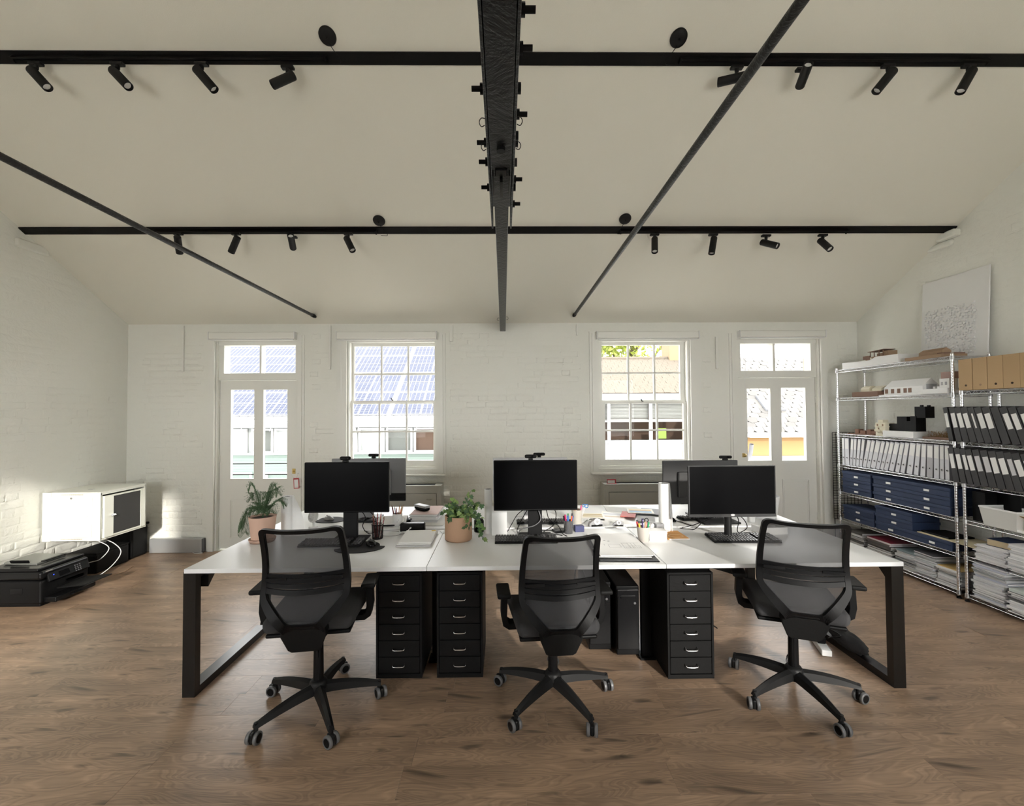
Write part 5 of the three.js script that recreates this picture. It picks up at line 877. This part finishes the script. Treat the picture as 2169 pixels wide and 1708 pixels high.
{
  const t = thing('power_strip', 'white power strip with black plugs on the floor by the right frame', 'power strip', [2.205, 0, -3.08], -0.33);
  part(t, 'strip_body', rb(0.06, 0.04, 0.34, 0.006, 0, 0.021, 0), M.white); for (const [i, z] of [[0, 0.06], [1, -0.01], [2, -0.08]]) part(t, 'plug', rb(0.05, 0.045, 0.045, 0.008, 0.003 * i, 0.062, z), M.black);
  for (const [l, p] of [['black plug lead rising from the power strip', [[2.24, 0.085, -3.05], [2.3, 0.16, -3.08], [2.3, 0.12, -3.14], [2.24, 0.03, -3.3], [2.2, 0.006, -3.45]]], ['second black plug lead from the power strip', [[2.22, 0.085, -3.0], [2.26, 0.12, -2.94], [2.29, 0.11, -3.02], [2.27, 0.07, -3.25], [2.26, 0.006, -3.5]]]]) cable(l, p, 0.004);
  const g = new THREE.SphereGeometry(0.5, 24, 16), q = g.attributes.position; for (let k = 0; k < q.count; k++) { const x = q.getX(k), y = q.getY(k), z = q.getZ(k), n = 1 + 0.18 * noise.noise(x * 6, y * 6, z * 6); q.setXYZ(k, x * 0.13 * n, Math.max(-0.35, y) * 0.1 * n + 0.035, z * 0.34 * n); } g.computeVertexNormals();
  solo('fabric_bag', 'crumpled black bag lying over the right desk floor bar', 'bag', g, M.seat, [2.34, 0.045, -2.98], -0.1);
}
for (const [l, p] of [['black cable looping below the desk right of the middle chair', [[0.55, 0.66, -3.2], [0.53, 0.5, -3.25], [0.52, 0.3, -3.3], [0.54, 0.12, -3.35], [0.6, 0.02, -3.5], [0.7, 0.008, -3.55]]], ['black cable on the floor under the middle desk', [[0.4, 0.008, -3.35], [0.5, 0.02, -3.42], [0.55, 0.008, -3.5], [0.75, 0.008, -3.52]]], ['black power lead hanging behind the third drawer unit', [[1.45, 0.67, -3.2], [1.5, 0.5, -3.2], [1.44, 0.3, -3.22], [1.5, 0.1, -3.25], [1.6, 0.008, -3.3]]]]) cable(l, p, 0.0045);

// ---------- wire shelving along the right wall ----------
const XF = 3.97, XBk = 4.30, LV = [2.12, 1.79, 1.368, 1.008, 0.692, 0.383, 0.062], TURN = -PI / 2;   // turned: local x runs towards the camera, local z out from the wall
function shelving(label, zFar, zNear, levels, top) {
  const t = thing('wire_shelving', label, 'shelving', [0, 0, 0], 0, 'chrome wire shelving units');
  for (const [x, z] of [[XF, zFar], [XF, zNear], [XBk, zFar], [XBk, zNear]]) {
    const pr = [[0, 0.02], [0.0115, 0.02]]; for (let y = 0.045; y < top; y += 0.025) pr.push([0.0125, y - 0.003], [0.0112, y - 0.001], [0.0112, y + 0.001], [0.0125, y + 0.003]); pr.push([0.0125, top], [0.009, top + 0.012], [0, top + 0.012]);
    const p = part(t, 'post', lathe(pr, 12).translate(x, 0, z), M.chrome); part(p, 'levelling_foot', [cyl(0.016, 0.018, 0.012, 14, x, 0.006, z), cyl(0.005, 0.005, 0.02, 8, x, 0.016, z)], M.black);
    part(p, 'shelf_collar', levels.map((y) => cyl(0.0155, 0.0175, 0.034, 14, x, y - 0.012, z)), M.steel);
  }
  for (const y of levels) {
    const g = [], zz = (x) => { g.push(rod([x, y, zFar], [x, y, zNear], 0.003, 6), rod([x, y - 0.028, zFar], [x, y - 0.028, zNear], 0.003, 6)); };
    zz(XF); zz(XBk);
    for (const z of [zFar, zNear]) g.push(rod([XF, y, z], [XBk, y, z], 0.003, 6), rod([XF, y - 0.028, z], [XBk, y - 0.028, z], 0.003, 6));
    const s = part(t, 'shelf', g, M.chrome), n = Math.round((zNear - zFar) / 0.028), zig = [], deck = [];
    for (const x of [XF, XBk]) for (let i = 0; i < n; i++) { const a = zFar + (zNear - zFar) * i / n, b = zFar + (zNear - zFar) * (i + 1) / n; zig.push(rod([x, y - (i % 2) * 0.028, a], [x, y - 0.028 + (i % 2) * 0.028, b], 0.002, 4)); }
    for (let i = 1; i < 46; i++) { const z = zFar + (zNear - zFar) * i / 46; deck.push(rod([XF, y + 0.002, z], [XBk, y + 0.002, z], 0.0014, 4)); }
    for (const x of [4.05, 4.135, 4.22]) deck.push(rod([x, y - 0.002, zFar], [x, y - 0.002, zNear], 0.0022, 5));
    const a = part(s, 'truss_wire', zig, M.chrome), b = part(s, 'deck_wires', deck, M.chrome); a.userData.kind = b.userData.kind = 'stuff';
  }
}
shelving('chrome wire shelving unit with models, white binders and navy boxes', -5.125, -3.795, LV, 2.14);
shelving('chrome wire shelving unit at the right edge with brown and black files', -3.725, -2.525, [1.806, 1.363, 1.009, 0.694, 0.386, 0.063], 1.83);
const onShelf = (y) => y + 0.0045;
{ // black wire panel hung on the end of the shelving
  const t = thing('wire_grid', 'black wire mesh grid standing at the far end of the shelving', 'wire grid', [0, 0, -5.17]), g = [];
  for (let i = 0; i <= 8; i++) g.push(rod([3.93 + i * 0.042, 0.36, 0], [3.93 + i * 0.042, 1.385, 0], 0.003, 5));
  const h = []; for (let i = 0; i <= 34; i++) h.push(rod([3.93, 0.36 + i * 0.0301, 0.003], [4.266, 0.36 + i * 0.0301, 0.003], 0.0026, 5));
  part(t, 'upright_wires', g, M.black).userData.kind = 'stuff'; part(t, 'cross_wires', h, M.black).userData.kind = 'stuff';
  part(t, 'panel_hook', [rod([3.96, 1.36, 0], [3.96, 1.36, 0.035], 0.003, 5), rod([4.24, 1.36, 0], [4.24, 1.36, 0.035], 0.003, 5)], M.black); part(t, 'panel_foot', [rod([3.94, 0.36, 0], [3.94, 0, 0], 0.004, 6), rod([4.26, 0.36, 0], [4.26, 0, 0], 0.004, 6)], M.black);
}
const ORD = ['first', 'second', 'third', 'fourth', 'fifth', 'sixth', 'seventh', 'eighth', 'ninth', 'tenth', 'eleventh', 'twelfth', 'thirteenth', 'fourteenth', 'fifteenth', 'sixteenth', 'seventeenth', 'eighteenth', 'nineteenth', 'twentieth'];
const place = (k, n) => k < n / 2 ? `${ORD[k]} from the far end` : k === n - 1 ? 'nearest the viewer' : `${ORD[n - 1 - k]} from the near end`;
// upright files that lean on one another
function files(list, z0, y, xFront, make) {
  let z = z0;
  list.forEach(([w, h, lean], i) => {
    const l = lean * PI / 180, nx = (list[i + 1]?.[2] ?? lean) * PI / 180;
    const t = make(i, w, h, list.length); t.position.set(xFront, y + w / 2 * Math.sin(Math.abs(l)), z + w / 2 / Math.cos(l)); t.rotation.set(0, TURN, -l);
    z += w / Math.cos(l) + 0.0085 + Math.max(0, h * (Math.tan(l) - Math.tan(nx)));
  });
  return z;
}
const WB = [[0.035, 0.31, 0], [0.056, 0.31, 0], [0.035, 0.31, 5], [0.035, 0.31, 5], [0.036, 0.31, 7], [0.036, 0.31, 9], [0.045, 0.31, 14], [0.042, 0.31, 14], [0.056, 0.31, 15], [0.042, 0.31, 15], [0.038, 0.31, 16], [0.042, 0.31, 16], [0.05, 0.31, 15], [0.042, 0.31, 13], [0.042, 0.31, 12], [0.056, 0.31, 9], [0.042, 0.31, 7], [0.045, 0.31, 4], [0.056, 0.31, 2.5], [0.045, 0.31, 1.5], [0.036, 0.31, 1.0], [0.036, 0.31, 0.5]];
M.binderSide = mat([0.3, 0.3, 0.32], 0.7); M.binderGrey = mat([0.42, 0.42, 0.44], 0.6);
files(WB, -5.09, onShelf(LV[3]), XF + 0.012, (i, w, h, n) => {
  const t = thing('lever_arch_binder', `white lever arch binder on the shelf row, ${place(i, n)}`, 'binder', [0, 0, 0], 0, 'white lever arch binders');
  part(t, 'spine', [rb(w, h, 0.003, 0.001, 0, h / 2, -0.0015)], i === 18 ? M.binderGrey : M.binder); part(t, 'cover', [rb(0.003, h, 0.28, 0.001, -w / 2 + 0.0015, h / 2, -0.143), rb(0.003, h, 0.28, 0.001, w / 2 - 0.0015, h / 2, -0.143)], M.binderSide); part(t, 'page_block', rb(w - 0.014, h - 0.03, 0.24, 0.001, 0, h / 2, -0.15), M.paper);
  part(t, 'spine_label', [rb(w * 0.82, 0.11, 0.001, 0.0004, 0, h - 0.07, 0.0006), box(w * 0.5, 0.002, 0.0012, 0, h - 0.05, 0.0006)], M.label); part(t, 'finger_hole', T(new THREE.TorusGeometry(0.009, 0.003, 8, 20), 0, 0.085, 0.001), M.steel); part(t, 'finger_hole', cyl(0.0095, 0.0095, 0.0015, 18, 0, 0.085, 0.0006, PI / 2), M.black);
  return t;
});
// black magazine files on the near unit, tops leaning to the far end
const blackRow = (y, zs, row) => {
  zs.forEach(([z, w0, lean, lw, tone], i) => {
    const w = w0 - 0.004;
    const t = thing('magazine_file', `black magazine file in the ${row} row, ${place(i, zs.length)}`, 'file', [XF - 0.06, onShelf(y) + w / 2 * Math.sin(lean * PI / 180), z], 0, `black files in the ${row} row`), h = 0.3; t.rotation.set(0, TURN, lean * PI / 180);
    part(t, 'spine', rb(w, h, 0.004, 0.001, 0, h / 2, 0), M.darkMag); part(t, 'side', [rb(0.003, h, 0.25, 0.001, -w / 2 + 0.002, h / 2, -0.126), rb(0.003, h, 0.25, 0.001, w / 2 - 0.002, h / 2, -0.126), rb(w - 0.006, 0.003, 0.25, 0.001, 0, 0.0015, -0.126)], M.darkMag); part(t, 'contents', rb(w - 0.012, h - 0.05, 0.22, 0.001, 0, h / 2 - 0.02, -0.13), M.black);
    if (lw) part(t, 'spine_label', rb(lw, 0.125, 0.001, 0.0004, (i % 3 - 1) * 0.002, h - 0.115, 0.0026), tone ? M.paperGrey : M.label);
  });
};
blackRow(1.363, [[-3.765, 0.042, 9, 0.026], [-3.70, 0.05, 11, 0.034], [-3.642, 0.052, 13, 0.034], [-3.584, 0.055, 14, 0.036], [-3.527, 0.05, 15, 0.012], [-3.472, 0.055, 15, 0.038], [-3.412, 0.06, 15, 0.04], [-3.345, 0.058, 16, 0], [-3.28, 0.055, 17, 0.036], [-3.22, 0.055, 17, 0.036], [-3.16, 0.055, 17, 0.036], [-3.1, 0.055, 17, 0.036]], 'upper');
blackRow(1.009, [[-3.73, 0.05, 9, 0.032], [-3.672, 0.05, 10, 0.034], [-3.617, 0.045, 12, 0.024], [-3.565, 0.05, 13, 0.036], [-3.508, 0.055, 13, 0.038, 1], [-3.448, 0.055, 13, 0.04, 1], [-3.388, 0.055, 13, 0.04], [-3.328, 0.055, 14, 0.042], [-3.27, 0.052, 15, 0.03, 1], [-3.212, 0.055, 16, 0.04], [-3.153, 0.055, 16, 0.04]], 'lower');
for (let i = 0; i < 7; i++) {
  const w = [0.108, 0.108, 0.108, 0.112, 0.11, 0.11, 0.11][i], t = thing('box_file', `brown cardboard box file on the top shelf, ${place(i, 7)}`, 'box file', [XF - 0.03, onShelf(1.806), -3.662 + i * 0.1125], 0, 'brown cardboard box files'), h = 0.265; t.rotation.y = TURN;
  part(t, 'front', rb(w, h, 0.004, 0.0015, 0, h / 2, 0), M.kraft); part(t, 'side', [rb(0.004, h, 0.3, 0.001, -w / 2 + 0.002, h / 2, -0.15), rb(0.004, h, 0.3, 0.001, w / 2 - 0.002, h / 2, -0.15), rb(w, 0.004, 0.3, 0.001, 0, 0.002, -0.15), rb(w, h, 0.004, 0.001, 0, h / 2, -0.3)], M.kraft); part(t, 'contents', rb(w - 0.02, h - 0.03, 0.26, 0.001, 0, h / 2 - 0.01, -0.15), M.paperGrey); part(t, 'finger_hole', cyl(0.009, 0.009, 0.003, 18, 0.004, 0.04, 0.001, PI / 2), i === 1 ? M.tan : M.soil);
}
// navy archive boxes
function navy(label, z0, z1, y0, y1, plates, dx = 0) {
  const t = thing('archive_box', label, 'archive box', [XF - 0.012 + dx, y0, (z0 + z1) / 2], TURN, 'navy blue archive boxes'), w = z1 - z0 - 0.006, h = y1 - y0 - 0.002;
  part(t, 'box_base', rb(w - 0.01, h * 0.66, 0.27, 0.003, 0, h * 0.33, -0.14), M.navy); part(t, 'box_lid', rb(w, h * 0.36, 0.282, 0.003, 0, h * 0.82, -0.14), M.navy);
  for (const p of plates) { const l = part(t, 'label_plate', rb(0.056, 0.021, 0.003, 0.001, p * w, h * 0.36, -0.0035), M.steel); part(l, 'label_card', rb(0.05, 0.016, 0.002, 0.0005, p * w, h * 0.36, -0.0022), M.label); }
}
const L5 = onShelf(LV[4]), L6 = onShelf(LV[5]);
['bottom', 'middle', 'top'].forEach((n, i) => { navy(`${n} navy box of the small stack on the upper navy shelf`, -5.075, -4.672, L5 + i * 0.083, L5 + (i + 1) * 0.083, [0]); navy(`${n} wide navy box with two label plates on the upper navy shelf`, -4.652, -3.835, L5 + i * 0.083, L5 + (i + 1) * 0.083, [-0.27, 0.23]); });
['lower', 'upper'].forEach((n, i) => navy(`${n} of two small navy boxes on the lower navy shelf`, -5.075, -4.64, L6 + i * 0.083, L6 + (i + 1) * 0.083, [0]));
navy('wide bottom navy box under the cardboard sheet, lower navy shelf', -4.632, -3.83, L6, L6 + 0.083, [-0.27, 0.27]);
navy('middle navy box in the stack of three, lower navy shelf', -4.632, -4.2, L6 + 0.083, L6 + 0.166, [0.02]); navy('top navy box in the stack of three, lower navy shelf', -4.632, -4.2, L6 + 0.166, L6 + 0.249, [0.02]);
solo('cardboard_sheet', 'cream cardboard sheet lying on the wide navy box', 'cardboard', rb(0.3, 0.006, 0.6, 0.001, 0, 0.003, 0), paint('#cfc3a0', 0.85), [4.12, L6 + 0.0835, -3.87]); solo('portfolio', 'black flat portfolio on the cardboard sheet beside the navy stack', 'portfolio', rb(0.24, 0.014, 0.26, 0.003, 0, 0.007, 0), M.black, [4.12, L6 + 0.0905, -4.03]);

// magazines and books in stacks
const tones = [[0.5, 0.5, 0.51], [0.62, 0.62, 0.63], [0.36, 0.36, 0.37], [0.55, 0.54, 0.5], [0.7, 0.7, 0.7], [0.25, 0.26, 0.26], [0.44, 0.46, 0.47]].map((c) => mat(c, 0.7)), dim = [[0.1, 0.095, 0.09], [0.16, 0.15, 0.14], [0.07, 0.07, 0.07], [0.22, 0.2, 0.18], [0.3, 0.29, 0.27]].map((c) => mat(c, 0.6));
function books(where, z, y, n, hTot, w, d, pal, topMat, topLabel, x = 4.12) {
  let yy = y; const hs = Array.from({ length: n }, () => rnd(0.5, 1.6)), sum = hs.reduce((a, b) => a + b, 0);
  for (let i = 0; i < n; i++) {
    const h = hs[i] / sum * hTot, last = i === n - 1, o = thing('magazine', last ? topLabel : `${ORD[i]} magazine up in the ${where}`, 'magazine', [x + rnd(-0.01, 0.012), yy, z + rnd(-0.012, 0.012)], rnd(-0.05, 0.05), 'magazines in the ' + where), m = pal[Math.floor(rnd(pal.length))];
    part(o, 'page_block', rb(d - 0.006, Math.max(0.003, h - 0.003), w - 0.008, 0.001, 0, h / 2, 0), rnd() < 0.5 ? tones[4] : tones[1]);
    part(o, 'cover', [rb(d, 0.0012, w, 0.0005, 0, h - 0.0008, 0), rb(d, 0.0012, w, 0.0005, 0, 0.0008, 0), rb(0.0012, h, w, 0.0005, rnd() < 0.5 ? -d / 2 : d / 2, h / 2, 0)], last && topMat ? topMat : m); yy += h + 0.0004;
  }
  return yy;
}
const L7 = onShelf(LV[6]);
books('dark stack, far end of bottom shelf', -4.93, L7, 10, 0.2, 0.22, 0.28, dim, dim[0], 'dark brown magazine on top of the far bottom stack');
books('stack with the crimson cover on the bottom shelf', -4.61, L7, 11, 0.2, 0.3, 0.29, dim, mat([0.2, 0.012, 0.035], 0.5), 'crimson covered magazine on top of the bottom shelf stack');
books('pale stack right of the crimson cover', -4.3, L7, 12, 0.17, 0.22, 0.29, tones, mat([0.2, 0.26, 0.27], 0.6), 'blue-grey magazine on the stack right of the crimson cover');
books('tall pale stack on the bottom shelf', -4.1, L7, 16, 0.215, 0.21, 0.3, tones, mat([0.08, 0.08, 0.085], 0.5), 'dark grey magazine on top of the tall pale stack');
books('near pale stack on the bottom shelf', -3.885, L7, 12, 0.16, 0.2, 0.3, tones, mat([0.55, 0.38, 0.14], 0.6), 'yellow topped magazine on the near bottom stack');
const ya = books('white stack under the thick tan book', -3.525, onShelf(0.386), 12, 0.13, 0.23, 0.3, [tones[1], tones[4], tones[0]], tones[4], 'top white magazine of the stack under the thick tan book', 4.1);
{ const t = thing('thick_book', 'thick tan-edged book with navy cover on the white magazine stack', 'book', [4.1, ya, -3.51], 0.08); part(t, 'page_block', rb(0.2, 0.05, 0.16, 0.002, 0, 0.028, 0), mat([0.5, 0.4, 0.25], 0.85)); part(t, 'cover', [rb(0.21, 0.003, 0.168, 0.001, 0, 0.055, 0), rb(0.21, 0.003, 0.168, 0.001, 0, 0.0015, 0)], M.navy); }
books('near unit\'s edge stack of white magazines', -3.27, onShelf(0.386), 13, 0.2, 0.23, 0.3, [tones[1], tones[4], tones[0]], tones[4], 'top white magazine of the stack at the picture edge', 4.08);
books('bluish stack low on the near unit', -3.54, onShelf(0.063), 20, 0.29, 0.24, 0.3, [mat([0.42, 0.44, 0.52], 0.6), tones[1], tones[0], tones[5]], mat([0.3, 0.31, 0.33], 0.6), 'top bluish magazine on the lowest shelf of the near unit', 4.1);
books('lowest white stack at the picture edge', -3.28, onShelf(0.063), 12, 0.18, 0.22, 0.3, [tones[4], tones[1], dim[2]], mat([0.5, 0.55, 0.52], 0.6), 'pale green magazine on the lowest stack at the picture edge', 4.08);
{
  const t = thing('storage_basket', 'light grey tapered storage basket on the near unit', 'basket', [4.03, onShelf(0.694), -3.44], TURN);
  const prof = (w, d) => [[-w, -d], [w, -d], [w, d], [-w, d]], g = new THREE.CylinderGeometry(0.5, 0.42, 0.15, 4, 1, true).rotateY(PI / 4), gi = new THREE.CylinderGeometry(0.485, 0.41, 0.15, 4, 1, true).rotateY(PI / 4); void prof;
  const S = (q) => q.toNonIndexed().scale(0.38, 1, 0.3).translate(0, 0.076, 0); const a = S(g), b = S(gi); a.computeVertexNormals(); b.computeVertexNormals();
  part(t, 'basket_wall', [a, b], mat([0.6, 0.6, 0.57], 0.6)); part(t, 'rim', frameBox(-0.136, 0.136, -0.108, 0.108, -0.006, 0.006, 0.008, 0.008, 0.008, 0.008).map((q) => q.rotateX(PI / 2).translate(0, 0.15, 0)), M.white); part(t, 'basket_base', box(0.22, 0.004, 0.17, 0, 0.004, 0), M.white); part(t, 'contents', rb(0.2, 0.08, 0.15, 0.01, 0, 0.06, 0), M.black);
  const c = thing('card_box', 'small tan cardboard box at the picture edge beside the grey basket', 'box', [4.08, onShelf(0.694) + 0.022, -3.225]); part(c, 'box_base', rb(0.2, 0.09, 0.14, 0.003, 0, 0.045, 0), M.kraft); part(c, 'box_flap', rb(0.06, 0.003, 0.15, 0.001, -0.12, 0.095, 0, 0, 0, -0.5), M.kraft);
  solo('portfolio', 'white edged portfolio lying under the small tan cardboard box', 'portfolio', rb(0.26, 0.02, 0.2, 0.002, 0, 0.01, 0), M.paper, [4.07, onShelf(0.694), -3.225]);
  solo('black_box', 'black document case between the shelving posts beside the grey basket', 'box', rb(0.1, 0.25, 0.1, 0.004, 0, 0.125, 0), M.black, [4.065, onShelf(0.694), -3.657]); solo('black_box', 'black box standing behind the grey basket on the near unit', 'box', rb(0.16, 0.25, 0.26, 0.004, 0, 0.125, 0), M.black, [4.205, onShelf(0.694), -3.575]);
}

// ---------- architectural models ----------
const mdl = (label, z, y, x = 4.08, name = 'architectural_model') => thing(name, label, 'model', [x, onShelf(y), z], TURN);
const gable = (w, h, r, d) => extr(shape([[-d / 2, 0], [d / 2, 0], [d / 2, h], [0, h + r], [-d / 2, h]]), w).rotateY(PI / 2).translate(-w / 2, 0, 0);
{
  let t = mdl('timber and white house model on a tall white base, top shelf', -4.67, LV[0]);
  part(t, 'base_block', [extr(shape([[-0.36, 0], [0.36, 0], [0.36, 0.085], [0.1, 0.09], [0.02, 0.062], [-0.1, 0.062], [-0.36, 0.075]]), 0.24).translate(0, 0, -0.12)], M.modelWhite);
  part(t, 'house_block', [rb(0.17, 0.035, 0.12, 0.002, -0.02, 0.085, 0), rb(0.1, 0.04, 0.1, 0.002, 0.06, 0.115, -0.02)], M.tan); part(t, 'post', [-0.05, 0.0, 0.06, 0.11].map((x) => box(0.006, 0.06, 0.006, x, 0.13, 0.05)), M.brown); part(t, 'roof_plate', [box(0.2, 0.005, 0.13, 0.03, 0.163, 0, 0, 0, 0.04), box(0.09, 0.04, 0.004, -0.09, 0.1, 0.06)], M.brown); part(t, 'window', [-0.03, 0.02, 0.05].map((x) => box(0.02, 0.02, 0.003, x, 0.085, 0.062)), M.modelCream); part(t, 'fin', [0.12, 0.135, 0.15, 0.165].map((x) => box(0.008, 0.07, 0.1, x, 0.115, 0)), M.tan);
  t = mdl('brown card model of two gabled blocks on the top shelf', -4.06, LV[0]); part(t, 'base_block', rb(0.36, 0.03, 0.24, 0.002, 0, 0.015, 0), M.tan); part(t, 'gabled_block', gable(0.22, 0.035, 0.028, 0.09).translate(0.03, 0.03, 0.03), M.tan); part(t, 'side_block', rb(0.06, 0.012, 0.2, 0.001, 0.15, 0.036, 0), M.brown);
  t = mdl('brown base with two cream barn models on the second shelf', -4.73, LV[1]); part(t, 'base_block', rb(0.34, 0.055, 0.24, 0.002, 0, 0.0275, 0), M.brown); part(t, 'barn', T(extr(new THREE.Shape().moveTo(-0.05, 0).lineTo(0.05, 0).lineTo(0.05, 0.03).quadraticCurveTo(0.04, 0.06, 0, 0.065).quadraticCurveTo(-0.04, 0.06, -0.05, 0.03), 0.11), -0.13, 0.055, 0, 0, PI / 2), M.modelCream); part(t, 'barn', [gable(0.12, 0.03, 0.03, 0.1).translate(0.08, 0.055, 0), rb(0.16, 0.01, 0.12, 0.001, 0.06, 0.06, 0)], M.modelCream);
  t = mdl('long white gabled house model on the second shelf', -4.33, LV[1], 4.08); part(t, 'base_block', rb(0.5, 0.012, 0.22, 0.001, 0.02, 0.006, 0), M.modelWhite); part(t, 'gabled_block', gable(0.42, 0.07, 0.075, 0.17).translate(0.02, 0.012, 0), M.modelWhite); part(t, 'window', [-0.16, -0.09, -0.02, 0.05, 0.1].map((x) => box(0.034, 0.045, 0.004, x, 0.045, 0.0855)), M.brown); part(t, 'end_window', box(0.003, 0.08, 0.1, 0.2315, 0.06, 0), M.binderGrey);
  t = mdl('low white model strip with small cottage near the post, second shelf', -3.96, LV[1], 4.06); part(t, 'base_block', rb(0.24, 0.045, 0.2, 0.002, 0, 0.0225, 0), M.modelWhite); part(t, 'cottage', [rb(0.09, 0.09, 0.08, 0.002, 0.06, 0.09, 0.02), ...[-0.08, -0.04, 0].map((x) => box(0.02, 0.025, 0.03, x, 0.057, 0))], M.modelWhite); part(t, 'window', [0.04, 0.075].map((x) => box(0.014, 0.03, 0.003, x, 0.09, 0.0615)), M.binderGrey); part(t, 'upper_block', rb(0.1, 0.06, 0.09, 0.002, 0.06, 0.165, -0.005), mat([0.4, 0.27, 0.24], 0.75));
  t = mdl('tall rosy brown block model beside the cardboard box files', -3.852, LV[1], 4.225); part(t, 'block', [rb(0.1, 0.2, 0.11, 0.002, 0, 0.1, 0)], mat([0.32, 0.235, 0.2], 0.75)); part(t, 'parapet', frameBox(-0.05, 0.05, -0.055, 0.055, 0.2, 0.225, 0.006, 0.006, 0.006, 0.006).map((g) => g.rotateX(PI / 2).translate(0, 0.4 + 0.0125, 0).translate(0, -0.2, 0)), M.modelWhite);
  t = mdl('low dark brown block models at the far end, third shelf', -4.83, LV[2]); part(t, 'base_board', rb(0.34, 0.01, 0.2, 0.001, 0, 0.005, 0), M.brown); part(t, 'block', [[-0.1, 0.05, 0.05], [-0.02, 0.035, 0.07], [0.06, 0.05, 0.05], [0.12, 0.03, 0.06]].map(([x, h, w]) => rb(w, h, 0.06, 0.001, x, 0.01 + h / 2, 0.02)), mat([0.24, 0.13, 0.09], 0.8));
  t = mdl('cream villa model with balconies on the third shelf', -4.56, LV[2], 4.03); part(t, 'villa_block', [rb(0.12, 0.14, 0.1, 0.002, 0, 0.07, 0), rb(0.06, 0.03, 0.06, 0.002, -0.02, 0.155, 0), rb(0.14, 0.006, 0.12, 0.001, 0, 0.1, 0)], M.modelCream); part(t, 'balcony', [rb(0.07, 0.006, 0.03, 0.001, -0.01, 0.05, 0.06), rb(0.07, 0.02, 0.003, 0.001, -0.01, 0.06, 0.075)], M.modelCream); part(t, 'window', [[-0.035, 0.115], [0.03, 0.115], [-0.02, 0.075], [0.03, 0.03]].map(([x, y]) => box(0.014, 0.022, 0.003, x, y, 0.0505)), M.tan);
  t = mdl('black stepped massing model on a white base, third shelf', -4.33, LV[2], 4.06); part(t, 'base_block', rb(0.34, 0.062, 0.22, 0.002, 0, 0.031, 0), M.modelWhite); part(t, 'massing_block', [[-0.11, 0.07, 0.12], [-0.02, 0.145, 0.11], [0.07, 0.1, 0.1], [0.11, 0.15, 0.06]].map(([x, h, w], i) => rb(w, h, 0.1, 0.002, x, 0.062 + h / 2, -0.01 + i * 0.004)).concat([rb(0.11, 0.11, 0.09, 0.002, 0.175, 0.25, 0), rb(0.02, 0.02, 0.02, 0.001, 0.15, 0.31, 0), rb(0.02, 0.015, 0.02, 0.001, 0.22, 0.31, 0)]), M.black);
  t = mdl('straw coloured landscape model on a dark board, third shelf', -3.98, LV[2], 4.1); part(t, 'base_board', rb(0.26, 0.02, 0.22, 0.001, 0, 0.01, 0), M.brown); const g = []; for (let i = 0; i < 260; i++) { const x = rnd(-0.1, 0.12), z = rnd(-0.1, 0.1); g.push(rod([x, 0.02, z], [x + rnd(-0.03, 0.03), 0.03 + rnd(0.05), z + rnd(-0.03, 0.03)], 0.001, 3)); } part(t, 'straw', g, paint('#a8834c', 0.9)).userData.kind = 'stuff';
}
{ // relief boards: leaning on the wall
  const relief = (label, w, h, d, p, lean, m, n, u0, u1, v0, v1) => {
    const t = thing('relief_model', label, 'model', p, TURN); t.rotation.x = lean; part(t, 'board', rb(w, h, d, 0.002, 0, h / 2, 0), m);
    const o = []; for (let i = 0; i < n; i++) for (let j = 0; j < n; j++) { const u = u0 + (u1 - u0) * (i + 0.5 + rnd(-0.3, 0.3)) / n, v = v0 + (v1 - v0) * (j + 0.5 + rnd(-0.3, 0.3)) / n; if (rnd() < 0.2) continue; o.push(rb(rnd(0.012, 0.03), rnd(0.01, 0.025), rnd(0.008, 0.028), 0.001, u * w, v * h, d / 2 + 0.006, 0, 0, rnd(-0.4, 0.4), 1)); }
    part(t, 'relief_block', o, m).userData.kind = 'stuff';
  };
  relief('large white relief city model leaning on the wall above the shelving', 0.62, 0.82, 0.014, [4.31, onShelf(LV[0]), -4.12], -0.055, M.modelWhite, 19, -0.44, 0.34, 0.05, 0.64);
  relief('grey relief site model leaning behind the black massing model', 0.26, 0.3, 0.008, [4.235, onShelf(LV[2]), -4.0], -0.12, M.binderGrey, 8, -0.45, 0.4, 0.05, 0.8);
}

renderer.render(scene, camera);
